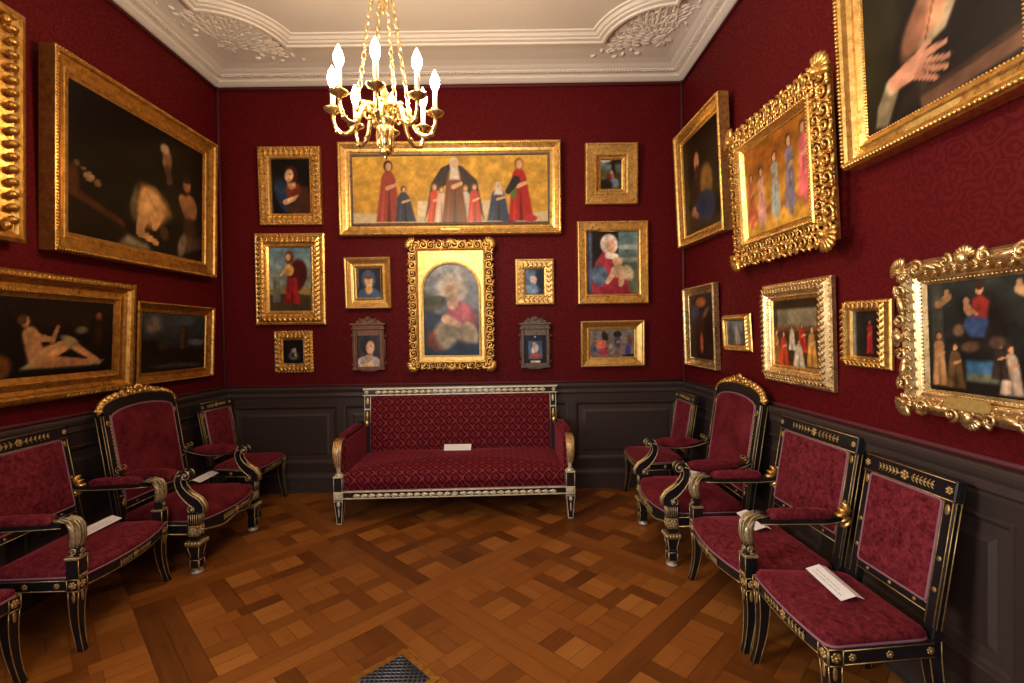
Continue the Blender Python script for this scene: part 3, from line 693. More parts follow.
picture('seated mother in pink and white veil holding a child, in plain gilt frame', 'B', 1.064, 1.891, .726, .846, .065, .0, -.001, .106, 'flat', 'gold',
        [('bg', (96, 122, 128), (84, 90, 66)), ('E', .8, .75, .2, .04, (150, 164, 164), 0, .7), ('E', .85, .55, .25, .04, (140, 150, 140), 0, .7), ('P', [(.06, .2), (.06, 1), (.62, 1), (.62, .2)], (34, 30, 30), .03), ('P', [(0, 0), (0, 1), (.10, 1), (.10, 0)], (80, 92, 120), .04),
         ('P', [(.12, .0), (.85, .0), (.80, .25), (.60, .5), (.52, .72), (.34, .72), (.16, .5), (.08, .12)], (164, 56, 70), .03), ('E', .25, .30, .13, .17, (88, 108, 130), .2, .3), ('P', [(.14, .0), (.84, 0), (.78, .14), (.4, .2)], (150, 44, 60), .04), ('E', .44, .80, .14, .16, (222, 208, 190), .1, .2), ('E', .47, .76, .075, .10, (216, 168, 136), .25, .25), ('C', .42, .62, .05, .56, .60, .05, (222, 208, 190)),
         ('E', .64, .36, .14, .10, (222, 182, 148), -.3, .25), ('E', .60, .52, .075, .075, (218, 176, 140), 0, .25), ('C', .54, .36, .05, .40, .20, .035, (216, 172, 136)), ('C', .70, .32, .05, .66, .16, .04, (216, 172, 136)), ('E', .80, .34, .09, .12, (214, 190, 150), .3, .4)]+NZ,
        [('beads', .014, .002, .006, .018), ('beads', .086, -.004, .004, .014)], 110, seed=12)
picture('small oblong many-figured scene with salmon and blue robes in stepped gilt frame', 'B', 1.052, 1.247, .652, .472, .055, .05, .006, .108, 'lip', 'gold_bright',
        [('bg', (120, 116, 112), (122, 100, 92)), ('E', .33, .78, .12, .2, (44, 38, 34), .3, .3), ('E', .62, .85, .16, .13, (40, 34, 34), 0, .4), ('P', [(.12, .34), (.34, .28), (.36, .62), (.10, .62)], (212, 112, 84), .03), ('P', [(.22, .06), (.40, .06), (.38, .34), (.22, .32)], (160, 56, 84), .03), ('E', .10, .28, .09, .13, (66, 82, 140), .3, .3), ('E', .62, .55, .13, .2, (70, 68, 82), 0, .4), ('E', .64, .56, .08, .06, (140, 136, 140), 0, .4), ('E', .86, .22, .1, .24, (62, 70, 140), 0, .3), ('E', .90, .62, .09, .2, (112, 70, 58), .2, .4), ('E', .46, .40, .06, .12, (156, 146, 110), 0, .5), ('E', .5, .15, .1, .05, (170, 150, 140), .3, .5), ('P', [(.74, 0), (1, 0), (1, .08), (.74, .06)], (26, 24, 26), .02)]+NZ,
        [('beads', .092, -.036, .0045, .014)], 120, pl=(.1, .018, .62, .034), seed=13)

# arched picture in an openwork frame
def arched():
    W, H, off = .871, 1.313, .07
    loc, r_ = hang('B', -.598, 1.245, off, .018, -.004)
    root = thing('framed_painting', 'round-topped picture in shimmering openwork scroll frame above the sofa', 'painting', loc, r_)
    iw, ih, zb = .663, 1.116, .093
    mb = MB()
    x0, x1, z0_, z1_ = -iw/2, iw/2, zb, zb+ih
    aw, az0, az1 = .282, zb+.047, zb+.047+.942
    zc = az1-aw
    arch = [(-aw, az0), (aw, az0)]+[(aw*math.cos(PI*k/24), zc+aw*math.sin(PI*k/24)) for k in range(25)]
    # spandrel panel: outer rectangle bridged to the arch
    outer = []
    for x, z in arch:
        dx, dz = x, z-(az0+az1)/2
        k = min((iw/2)/max(abs(dx), 1e-6), (ih/2)/max(abs(dz), 1e-6))
        outer.append((dx*k, zb+ih/2+dz*k))
    n = len(arch)
    # insert the exact rectangle corners by snapping
    for cx, cz in ((x0, z0_), (x1, z0_), (x1, z1_), (x0, z1_)):
        j = min(range(n), key=lambda i: (outer[i][0]-cx)**2+(outer[i][1]-cz)**2); outer[j] = (cx, cz)
    ring = lambda pts, y: [(x, y, z) for x, z in pts]
    mb.loft([ring(outer, off-.008), ring(outer, .004), ring(arch, .004), ring(arch, off-.008)], 0, False, False)
    mb.build('spandrel_panel', M['gold_bright'], root)
    mb = MB()
    sc = lambda k: [(x*k, zc+(z-zc)*k if z > zc else z) for x, z in arch]
    mb.tube([(x*1.05, -.002, zc+(z-zc)*1.05 if z > zc else z) for x, z in arch[1:]+arch[:1]], .011, 6, 0, True)
    mb.tube([(x*1.01, .002, zc+(z-zc)*1.01 if z > zc else z) for x, z in arch[1:]+arch[:1]], .007, 6, 0, True)
    mb.build('arch_moulding', M['gold_bright'], root)
    mb = MB()
    sweep_frame(mb, iw+.05, ih+.05, [(0, -off+.01), (0, .012), (.010, .020), (.02, .014), (.026, .0), (.026, -off+.01)])
    for v_ in mb.v: v_.z += zb-.025
    beads_mb = MB()
    beads(beads_mb, iw+.05, ih+.05, .01, .02, .007, .02)
    for v_ in beads_mb.v: v_.z += zb-.025
    b0 = len(mb.v); mb.v += beads_mb.v; mb.f += [[i+b0 for i in f] for f in beads_mb.f]; mb.m += beads_mb.m; mb.s += beads_mb.s
    mb.build('frame', M['gold_bright'], root)
    mb = MB()
    scroll_border(mb, W, H, .045, .0, .042, .082, 0, 3)
    for x, z, an in ((-W/2+.05, .05, -2.35), (W/2-.05, .05, -.79), (W/2-.05, H-.05, .79), (-W/2+.05, H-.05, 2.35)): shell(mb, x, z, .02, .075, an)
    for x, z, an in ((0, .045, -PI/2), (0, H-.045, PI/2)): shell(mb, x, z, .02, .06, an)
    mb.build('scrollwork', M['gold'], root)
    lay = [('bg', (168, 170, 172), (36, 50, 66)), ('P', [(0, .42), (.3, .50), (.45, .58), (0, .70)], (86, 84, 70), .06), ('P', [(0, 0), (1, 0), (1, .32), (0, .5)], (44, 58, 74), .05),
           ('P', [(.06, .12), (.2, .06), (.26, .3), (.1, .26)], (140, 66, 40), .05), ('P', [(.22, .06), (.9, .10), (.96, .42), (.80, .56), (.62, .60), (.40, .46), (.24, .26)], (150, 76, 86), .05), ('E', .82, .24, .09, .14, (176, 160, 130), .4, .35), ('E', .45, .22, .15, .17, (150, 140, 118), .4, .4), ('E', .66, .46, .13, .10, (172, 92, 104), 0, .4), ('P', [(.3, 0), (1, 0), (1, .12), (.6, .16)], (34, 52, 74), .05),
           ('E', .52, .74, .16, .16, (190, 180, 168), 0, .35), ('E', .50, .70, .075, .095, (206, 172, 142), .1, .3), ('C', .52, .56, .06, .52, .62, .05, (200, 164, 134)), ('C', .40, .40, .05, .62, .34, .035, (202, 166, 136)), ('E', .2, .6, .14, .05, (70, 74, 56), .1, .5)]+NZ
    nx, ny, img = paint(2*aw, az1-az0, lay, 110, 21)
    vs, fs, idx = [], [], {}
    for j in range(ny):
        for i in range(nx):
            x, z = -aw+2*aw*i/(nx-1), az0+(az1-az0)*j/(ny-1)
            if z > zc:                                   # squeeze rows into the round top
                half = math.sqrt(max(aw*aw-(z-zc)**2, 1e-6)); x = max(-half, min(half, x))
            vs.append((x*1.01, .02, z))
    fs = [(j*nx+i, j*nx+i+1, (j+1)*nx+i+1, (j+1)*nx+i) for j in range(ny-1) for i in range(nx-1)]
    me = bpy.data.meshes.new('canvas'); me.from_pydata(vs, [], fs); me.materials.append(M['paint'])
    at = me.color_attributes.new('paint', 'FLOAT_COLOR', 'POINT'); arr = np.ones((len(vs), 4), np.float32); arr[:, :3] = img.reshape(-1, 3)
    at.data.foreach_set('color', arr.ravel()); me.update()
    o = bpy.data.objects.new('canvas', me); C.objects.link(o); o.parent = root
    mb = MB(); mb.box(-iw/2+.01, iw/2-.01, .028, off-.008, zb+.01, zb+ih-.01); mb.build('backing_board', M['walnut'], root)
arched()

# two small temple-shaped wall frames
def tabernacle(label, a, z, W, H, mat, layers, inner, oval=False, seed=1):
    off = .055; loc, r_ = hang('B', a, z, off, .0, 0)
    root = thing('framed_miniature', label, 'painting', loc, r_, 'temple-shaped wooden frames either side of the arched picture')
    x0, x1, z0_, z1_ = inner
    body0, body1 = H*.055, H*.80
    mb = MB(); hw = W*.44
    mb.box(-hw, x0, -.004, off-.006, body0, body1, 0, .004); mb.box(x1, hw, -.004, off-.006, body0, body1, 0, .004)
    mb.box(x0, x1, -.002, off-.006, body0, z0_, 0, .003); mb.box(x0, x1, -.002, off-.006, z1_, body1, 0, .003)
    for sx in (-1, 1):
        xp = sx*(hw+(abs(x0) if sx < 0 else x1))/2
        mb.box(xp-.012, xp+.012, -.014, 0, body0+.02, body1-.01, 0, .003)
    mb.build('frame', M[mat], root)
    mb = MB(); mb.box(-W*.47, W*.47, -.018, off-.006, body1, body1+.022, 0, .004); mb.box(-W*.44, W*.44, -.008, off-.006, body1+.022, body1+.045, 0, .003); mb.box(-W*.5, W*.5, -.026, off-.006, body1+.045, body1+.065, 0, .005)
    mb.build('cornice', M[mat], root)
    mb = MB(); zc = body1+.065
    out = [(-W*.36, zc), (W*.36, zc), (W*.30, zc+.028), (W*.16, zc+H*.07), (W*.06, zc+H*.10), (-W*.06, zc+H*.10), (-W*.16, zc+H*.07), (-W*.30, zc+.028)]
    mb.prism(out, off-.012, .0)
    for sx in (-1, 1): cscroll(mb, sx*W*.22, zc+.024, .004, .024, PI/2-sx*.4, sx, .26)
    shell(mb, 0, zc+.03, .006, .042, PI/2, 0, 5)
    mb.build('crest', M[mat], root)
    mb = MB(); mb.box(-W*.45, W*.45, -.014, off-.006, body0-.014, body0+.012, 0, .004)
    mb.prism([(-W*.26, body0-.014), (W*.26, body0-.014), (W*.16, .004), (-W*.16, .004)][::-1], off-.008, -.006)
    for sx in (-1, 1):
        cscroll(mb, sx*(hw+.006), body0+.05, -.018, .018, 0, sx); cscroll(mb, sx*(hw+.006), body1-.06, -.018, .02, 0, -sx)
        mb.ell((sx*(hw+.004), .02, (body0+body1)/2), (.010, .012, H*.2), None, 6, 6)
    mb.build('base_bracket', M[mat], root)
    canvas(x1-x0+.006, z1_-z0_+.006, layers, 150, .018, z0_-.003, 'canvas', root, seed)
    mb = MB(); mb.box(x0-.003, x1+.003, .027, off-.006, z0_-.003, z1_+.003); mb.build('backing_board', M['walnut'], root)
    return root
tabernacle('temple-shaped red-brown wooden frame holding profile bust of a woman in pale dress', -1.452, 1.238, .364, .537, 'walnut',
           [('bg', (58, 46, 48), (48, 38, 42)), ('E', .48, .10, .42, .26, (196, 176, 178), 0, .15), ('E', .62, .12, .2, .1, (206, 196, 184), .2, .5), ('C', .50, .30, .12, .53, .5, .1, (206, 160, 130)), ('E', .44, .68, .24, .29, (26, 14, 12), .2, .2), ('E', .56, .62, .135, .22, (218, 172, 140), -.1, .25), ('E', .66, .60, .04, .05, (214, 166, 134)), ('E', .58, .66, .025, .012, (70, 40, 34)), ('E', .45, .03, .22, .035, (206, 160, 60), 0, .3)]+NZ, (-.113, .113, .048, .365), seed=31)
tabernacle('temple-shaped grey-brown wooden frame with small kneeling figure on deep blue', .256, 1.235, .330, .513, 'umber_wood',
           [('bg', (20, 28, 48), (18, 24, 40)), ('P', [(.2, .16), (.8, .16), (.8, .80), (.2, .80)], (72, 96, 128), .02), ('E', .48, .5, .12, .2, (206, 190, 180), -.2, .3), ('E', .45, .68, .06, .07, (206, 170, 140)), ('E', .52, .27, .24, .11, (150, 76, 76), 0, .3), ('E', .5, .94, .04, .02, (230, 230, 230)), ('P', [(.28, .03), (.72, .03), (.72, .1), (.28, .1)], (226, 208, 180), .02)]+NZ, (-.113, .113, .06, .345), seed=32)

# ---- right wall
picture('tall dark portrait of a bearded man in ochre and blue, high by the far corner', 'R', -4.318, 2.419, 1.018, 1.092, .09, .051, -.032, .105, 'lip', 'gold',
        [('bg', (20, 13, 11), (16, 11, 10)), ('E', .50, .34, .26, .32, (46, 30, 22), 0, .3), ('E', .62, .46, .15, .17, (128, 92, 44), .3, .4), ('E', .58, .22, .24, .16, (36, 46, 70), -.2, .35), ('E', .40, .72, .10, .14, (44, 24, 16), 0, .3), ('E', .39, .70, .062, .10, (166, 112, 80), 0, .35), ('E', .39, .60, .05, .07, (60, 34, 24), 0, .5), ('E', .26, .22, .06, .05, (168, 116, 84), .3, .4), ('C', .26, .22, .04, .36, .16, .03, (160, 108, 78))]+NZ,
        [('beads', .012, .008, .007, .022), ('beads', .085, -.030, .005, .018)], 70, seed=14)
def open_frame():
    W, H, off = 1.10, .967, .12
    loc, r_ = hang('R', -3.016, 2.054, off, .061, -.022)
    root = thing('framed_painting', 'massive pierced scrollwork gilt frame around line of dancing figures on gold', 'painting', loc, r_)
    bw = .20; t0 = .135
    mb = MB(); sweep_frame(mb, W-2*t0, H-2*t0, [(0, -off+.012), (0, .012), (.008, .020), (.02, .016), (.026, .0), (.044, -.016), (.052, -.012), (.065, -.028), (.065, -off+.012)])
    beads(mb, W-2*t0, H-2*t0, .013, .02, .008, .021)
    for v_ in mb.v: v_.z += t0
    mb.build('frame', M['gold'], root)
    mb = MB()
    scroll_border(mb, W, H, .045, -.012, .046, .088, 0, 5); scroll_border(mb, W, H, .108, -.004, .036, .074, 0, 8)
    for x, z, an in ((-W/2+.06, .06, -2.35), (W/2-.06, .06, -.79), (W/2-.06, H-.06, .79), (-W/2+.06, H-.06, 2.35)): shell(mb, x, z, .01, .095, an)
    # thin carved web that ties the scrolls together
    sweep_frame(mb, W-.05, H-.05, [(0, -.05), (0, -.035), (.02, -.03), (.02, -.05)])
    n0 = len(mb.v)
    for k in range(n0-16, n0): mb.v[k].z += .025
    mb.build('scrollwork', M['gold'], root)
    lay = [('bg', (150, 92, 24), (206, 152, 60)), ('E', .4, .9, .6, .3, (132, 76, 22), 0, .7), ('P', [(.1, .16), (.95, .2), (.95, .28), (.1, .26)], (140, 84, 34), .06)]
    for x, y, h, col in ((.09, .16, .56, (178, 84, 60)), (.27, .12, .62, (196, 140, 124)), (.50, .16, .66, (146, 148, 138)), (.72, .16, .74, (120, 108, 122)), (.91, .22, .72, (196, 96, 96))):
        lay += figure(x, y, h, .105, col, (200, 150, 110), (66, 38, 24), .01)+[('P', [(x-.06, y+.2), (x+.06, y+.22), (x+.03, y-.1), (x-.02, y-.06)], col, .03)]
    k = bw-.006
    canvas(W-2*k, H-2*k, lay+NZ, 90, .018, k, 'canvas', root, 15)
    mb = MB(); mb.box(-W/2+.16, W/2-.16, .03, off-.01, .16, H-.16); mb.build('backing_board', M['walnut'], root)
    mb = MB(); plate(mb, .12, .022, .172, .004); mb.build('name_plate', M['gold_dark'], root)
open_frame()
picture('huge gilt-framed portrait with lace-cuffed hand laid on breast, cropped at the top right', 'R', -1.955, 2.40, .94, 1.36, .11, .045, 0, .125, 'cove', 'gold',
        [('bg', (24, 21, 15), (16, 13, 11)), ('E', .06, .40, .16, .3, (36, 33, 18), 0, .6), ('P', [(.10, .0), (.20, .22), (.34, .40), (.9, .5), (1, .2), (1, 0)], (20, 16, 17), .05),
         ('P', [(.34, .24), (.44, .42), (.60, .62), (.80, .62), (.68, .36), (.58, .26), (.44, .22)], (188, 132, 98), .03), ('P', [(.42, .205), (.60, .235), (.72, .36), (.80, .52), (.74, .52), (.64, .36), (.56, .27), (.43, .235)], (168, 146, 112), .015), ('C', .47, .24, .004, .62, .55, .004, (120, 74, 52)), ('E', .40, .30, .05, .10, (150, 100, 74), -.5, .5),
         ('P', [(.41, .045), (1, .075), (1, .0), (.44, -.03)], (112, 76, 56), .012), ('P', [(.41, .045), (1, .075), (1, .095), (.40, .06)], (66, 42, 31), .012), ('P', [(.6, .0), (1, .02), (1, -.05), (.6, -.05)], (20, 15, 13), .01),
         ('P', [(.07, .02), (.17, .0), (.27, .12), (.245, .19), (.17, .17), (.10, .10)], (128, 112, 84), .015), ('E', .215, .15, .03, .035, (176, 160, 126), .4, .4), ('E', .14, .08, .03, .03, (150, 132, 100), .4, .5), ('E', .42, .08, .04, .03, (52, 40, 32), .3, .5), ('P', [(.25, .02), (.40, .03), (.42, .10), (.30, .09)], (34, 26, 22), .02),
         ('C', .245, .155, .034, .34, .165, .042, (204, 142, 110), .25), ('E', .385, .165, .050, .042, (210, 148, 116), 0, .25),
         ('C', .42, .19, .015, .595, .187, .009, (212, 150, 116), .3), ('C', .43, .168, .015, .61, .130, .009, (210, 148, 114), .3), ('C', .42, .146, .014, .59, .101, .009, (204, 140, 108), .3), ('C', .40, .130, .013, .53, .080, .008, (194, 132, 100), .3), ('C', .37, .195, .014, .49, .222, .010, (206, 144, 110), .3),
         ('C', .45, .178, .003, .58, .165, .002, (130, 84, 62)), ('C', .45, .156, .003, .58, .124, .002, (130, 84, 62)), ('C', .44, .138, .003, .54, .098, .002, (130, 84, 62))]+NZ,
        [('beads', .013, .006, .010, .020), ('beads', .116, -.044, .005, .015)], 105, pl=(.26, .030, .56, .040), seed=16)
picture('upright dark altarpiece scene in pale silver-gilt frame, by the far corner above corner chair', 'R', -4.431, 1.259, .725, .761, .05, .029, -.009, .09, 'lip', 'gold_silver',
        [('bg', (40, 30, 40), (34, 18, 14)), ('E', .5, .88, .2, .08, (150, 84, 40), 0, .5), ('E', .3, .72, .16, .12, (62, 60, 84), 0, .5), ('E', .66, .7, .2, .05, (92, 74, 50), .5, .5), ('E', .5, .45, .3, .2, (52, 26, 20), 0, .6), ('E', .5, .25, .06, .16, (150, 80, 60), 0, .5), ('E', .75, .3, .1, .2, (40, 20, 18), 0, .5), ('E', .25, .3, .1, .2, (46, 24, 20), 0, .5)]+NZ,
        [('beads', .012, .008, .005, .018)], 80, seed=17)
picture('smallest gilt frame on the right wall, misty figure, low above arched-crest armchair', 'R', -3.741, 1.433, .432, .29, .045, .06, -.003, .055, 'convex', 'gold',
        [('bg', (120, 124, 128), (84, 76, 68)), ('E', .5, .5, .13, .5, (150, 144, 140), 0, .5), ('E', .2, .4, .2, .5, (60, 62, 66), 0, .6), ('E', .85, .4, .15, .5, (76, 66, 60), 0, .6), ('E', .6, .3, .07, .3, (170, 140, 120), 0, .5)]+NZ,
        [('leaves', .026, -.004, .028, .03)], 110, seed=18)
picture('square silver-gilt carved frame around crowd of red, white and ochre robed people', 'R', -2.968, 1.25, .714, .649, .065, .029, -.012, .105, 'convex', 'gold_silver',
        [('bg', (70, 62, 46), (60, 34, 22)), ('P', [(0, .84), (1, .84), (1, 1), (0, 1)], (40, 28, 18), .03), ('P', [(.12, .58), (.9, .58), (.9, .84), (.12, .84)], (124, 112, 86), .02), ('P', [(.0, .52), (1, .54), (1, .6), (0, .58)], (120, 70, 36), .03), ('P', [(0, 0), (1, 0), (1, .08), (0, .1)], (86, 62, 44), .03)]
        +figure(.08, .06, .50, .11, (150, 100, 60))+figure(.42, .26, .36, .10, (186, 172, 146))+figure(.62, .24, .40, .13, (170, 46, 34))+figure(.24, .03, .50, .15, (186, 62, 32))+figure(.80, .06, .54, .13, (190, 136, 60))+figure(.55, .02, .40, .16, (200, 184, 152))+figure(.97, .06, .54, .10, (96, 104, 70))+NZ,
        [('leaves', .050, .0, .036, .034), ('eggs', .016, -.032, .024, .028), ('beads', .088, -.026, .006, .019)], 100, slip=.012, seed=19)
picture('small upright carved gilt frame with red-robed figure beside the ornate silvery frame', 'R', -2.38, 1.40, .311, .34, .055, .022, -.018, .058, 'convex', 'gold',
        [('bg', (24, 20, 22), (28, 22, 20)), ('P', [(0, 0), (.14, 0), (.12, 1), (0, 1)], (110, 112, 104), .04)]+figure(.58, .1, .72, .14, (150, 34, 36), (150, 84, 62), (50, 30, 24))+[('E', .6, .86, .14, .07, (40, 34, 30), 0, .5)]+NZ,
        [('leaves', .028, -.002, .032, .032), ('beads', .008, -.034, .005, .014)], 130, seed=20)
def rococo():
    W, H, off = .70, .69, .11
    loc, r_ = hang('R', -1.745, 1.213, off, .035, 0)
    root = thing('framed_painting', 'silvery rococo frame with scalloped edge around dark holy company, nearest on right wall', 'painting', loc, r_)
    bw = .13
    mb = MB(); sweep_frame(mb, W-.05, H-.05, [(0, -off+.014), (0, -.03), (.012, -.012), (.035, .004), (.05, -.002), (.062, -.022), (.076, -.030), (.084, -.024), (.094, -.03), (.105, -.046), (.105, -off+.014)])
    for v_ in mb.v: v_.z += .025
    beads(mb, W, H, .117, -.03, .0055, .016)
    mb.build('frame', M['gold_silver'], root)
    mb = MB()
    for cx, cz, an in ((-W/2+.062, .062, -2.356), (W/2-.062, .062, -.785), (W/2-.062, H-.062, .785), (-W/2+.062, H-.062, 2.356)):
        shell(mb, cx, cz, .004, .056, an, 0, 9); shell(mb, cx-math.cos(an)*.01, cz-math.sin(an)*.01, .016, .040, an+PI, 0, 7)
        for sg in (-1, 1):
            d_ = an+sg*PI/4+sg*PI/2
            cscroll(mb, cx+math.cos(d_)*.085, cz+math.sin(d_)*.085, .006, .034, an, sg, .3)
            mb.ell((cx+math.cos(d_)*.14, -.008, cz+math.sin(d_)*.14), (.045, .016, .016), rot2(d_+sg*.25), 8, 5)
    for cx, cz, an in ((0, .05, -PI/2), (W/2-.05, H/2, 0), (0, H-.05, PI/2), (-W/2+.05, H/2, PI)):
        shell(mb, cx, cz, .006, .048, an, 0, 7); mb.ell((cx, -.018, cz), (.024, .016, .024))
        for sg in (-1, 1):
            d_ = an+sg*PI/2
            cscroll(mb, cx+math.cos(d_)*.075, cz+math.sin(d_)*.075, .004, .028, an, -sg, .3)
            mb.ell((cx+math.cos(d_)*.12-math.cos(an)*.01, -.004, cz+math.sin(d_)*.12-math.sin(an)*.01), (.04, .014, .014), rot2(d_-sg*.3), 8, 5)
    leaves(mb, W, H, .08, .004, .036, .040)
    mb.build('scrollwork', M['gold_silver'], root)
    lay = [('bg', (46, 50, 46), (16, 14, 12)), ('P', [(.05, .3), (.05, 1), (.16, 1), (.16, .3)], (62, 62, 54), .02), ('P', [(.84, .3), (.84, 1), (.97, 1), (.97, .3)], (78, 76, 64), .02), ('E', .5, .6, .25, .28, (30, 26, 24), 0, .5),
           ('P', [(.36, .14), (.62, .14), (.62, .30), (.36, .30)], (58, 96, 128), .04), ('P', [(.36, .12), (.62, .12), (.62, .20), (.36, .18)], (92, 92, 70), .04), ('P', [(.2, .0), (.8, 0), (.78, .1), (.22, .1)], (26, 22, 18), .02),
           ('P', [(.34, .60), (.40, .50), (.52, .50), (.56, .64), (.50, .74), (.40, .72)], (52, 70, 106), .03), ('P', [(.42, .68), (.55, .66), (.57, .80), (.50, .86), (.43, .82)], (146, 46, 38), .03), ('E', .49, .905, .034, .046, (190, 136, 100)), ('E', .49, .93, .036, .03, (60, 36, 26)), ('E', .39, .74, .035, .06, (186, 130, 92), .3, .3), ('E', .375, .81, .028, .032, (186, 130, 92)), ('C', .40, .74, .018, .46, .70, .014, (180, 124, 86))]
    for x, y, h, w__, c in ((.11, .06, .50, .10, (156, 112, 72)), (.26, .05, .40, .12, (92, 66, 40)), (.72, .04, .40, .12, (176, 150, 126)), (.92, .08, .54, .12, (120, 104, 76)), (.64, .16, .30, .10, (46, 36, 30))): lay += figure(x, y, h, w__, c, (176, 126, 88), (56, 34, 22))
    lay += [('P', [(.80, .0), (1, .0), (1, .14), (.86, .12)], (92, 26, 26), .03), ('C', .12, .80, .04, .22, .86, .03, (150, 108, 72)), ('E', .20, .90, .026, .03, (160, 116, 78)), ('P', [(.08, .84), (.12, .92), (.16, .82)], (84, 76, 60), .03), ('C', .80, .88, .04, .92, .80, .04, (168, 128, 90)), ('E', .80, .93, .026, .03, (176, 132, 94)), ('E', .40, .42, .08, .045, (92, 66, 48), .2, .6), ('E', .62, .46, .06, .05, (76, 56, 44), 0, .6), ('E', .30, .56, .05, .05, (104, 76, 54), 0, .6)]
    k = bw-.006
    canvas(W-2*k, H-2*k, lay+NZ, 170, .048, k, 'canvas', root, 22)
    mb = MB(); mb.box(-W/2+.08, W/2-.08, .06, off-.01, .08, H-.08); mb.build('backing_board', M['walnut'], root)
    mb = MB(); plate(mb, .17, .045, .098, -.012); mb.build('name_plate', M['plate'], root)
rococo()

# ------------------------------------------------------------------ seating (local: x across, front towards -y, z up)
BLK = [M['black'], M['gold_inlay'], M['shaded_gilt'], M['velvet'], M['gimp'], M['gold']]   # 0 black, 1 gilt line, 2 pale gilt, 3 velvet, 4 braid, 5 bright gilt
def line(mb, a, b, r=.0028, mat=1): mb.tube([a, b], r, 4, mat)
def rosette(mb, c, nrm, r, mat=1):
    n_ = Vector(nrm).normalized(); u = n_.orthogonal().normalized(); v = n_.cross(u)
    B = Matrix((u, v, n_)).transposed()
    for k in range(6):
        a_ = k*PI/3
        mb.ell(Vector(c)+u*math.cos(a_)*r*.6+v*math.sin(a_)*r*.6, (r*.42, r*.42, r*.25), B, 6, 4, mat)
    mb.ell(Vector(c)+n_*r*.12, (r*.4, r*.4, r*.35), B, 6, 4, mat)
def filigree(mb, c, ux, uz, L, h, mat=1, n=5):              # gilt leaf scroll with a central rosette
    ux, uz = Vector(ux).normalized(), Vector(uz).normalized(); ny = ux.cross(uz)
    B0 = Matrix((ux, uz, ny)).transposed()
    rosette(mb, c, ny, h*.52, mat)
    for sg in (-1, 1):
        for k in range(n):
            p = Vector(c)+ux*sg*(h*.75+(L/2-h*.75)*(k+.5)/n)
            for s2 in (-1, 1):
                a_ = s2*(.75 if sg > 0 else PI-.75)
                Bz = B0 @ Matrix.Rotation(a_, 3, 'Z')
                mb.ell(p+uz*s2*h*.22, (h*.30, h*.085, .0025), Bz, 6, 4, mat)
            mb.ell(p, (h*.16, h*.16, .003), B0, 6, 4, mat)
        line(mb, Vector(c)+ux*sg*h*.5, Vector(c)+ux*sg*L/2, .002, mat)
def sqleg(mb, path, mat=0, lines=True, lm=1):               # square leg through (x, y, z, half width)
    rings = [[(x-k, y-k, z), (x+k, y-k, z), (x+k, y+k, z), (x-k, y+k, z)] for x, y, z, k in path]
    mb.loft(rings, mat, False)
    if lines:
        for j in range(4):
            sx, sy = ((-1, -1), (1, -1), (1, 1), (-1, 1))[j]
            mb.tube([(x+sx*k*.98, y+sy*k*.98, z) for x, y, z, k in path], .0030, 4, lm)
def seat_outline(wf, wb, yf, yb, bow, r=.04):
    pts = [(-wb, yb), (-wf, yf)]
    n = 9
    pts = rpoly([(-wb, yb), (-wf, yf), (wf, yf), (wb, yb)], r, 4)
    out = []
    for x, y in dens(pts, .03):
        f = max(0, min(1, (yb-y)/(yb-yf)))
        out.append((x, y-bow*f*(1-(x/wf)**2)))
    return out
def rail_between(mb, p, q, z0_, z1_, th, mat=0, gl=True):    # straight apron between two points of the plan
    a_, b_ = Vector((p[0], p[1], 0)), Vector((q[0], q[1], 0)); d_ = (b_-a_).normalized(); n_ = Vector((d_.y, -d_.x, 0))
    R_ = lambda v_, z: [(v_+n_*th/2)+Vector((0, 0, z)), (v_-n_*th/2)+Vector((0, 0, z))]
    ring = lambda v_: [v_+n_*th/2+Vector((0, 0, z0_)), v_-n_*th/2+Vector((0, 0, z0_)), v_-n_*th/2+Vector((0, 0, z1_)), v_+n_*th/2+Vector((0, 0, z1_))]
    mb.loft([ring(a_), ring(b_)], mat, False)
    if gl:
        for z in (z0_+.004, z1_-.004):
            line(mb, a_+n_*(th/2+.0005)+Vector((0, 0, z)), b_+n_*(th/2+.0005)+Vector((0, 0, z)))
    return (a_+b_)/2+n_*(th/2+.001), d_, n_
def bowed_rail(mb, wf, yf, bow, z0_, z1_, th, mat=0):
    N = 14; ring = []; fr = []
    for k in range(N+1):
        x = -wf+2*wf*k/N; y = yf-bow*(1-(x/wf)**2)
        ring.append([(x, y, z0_), (x, y+th, z0_), (x, y+th, z1_), (x, y, z1_)]); fr.append((x, y))
    mb.loft(ring, mat, False)
    for z in (z0_+.004, z1_-.004): mb.tube([(x, y-.001, z) for x, y in fr], .0028, 4, 1)
    return fr

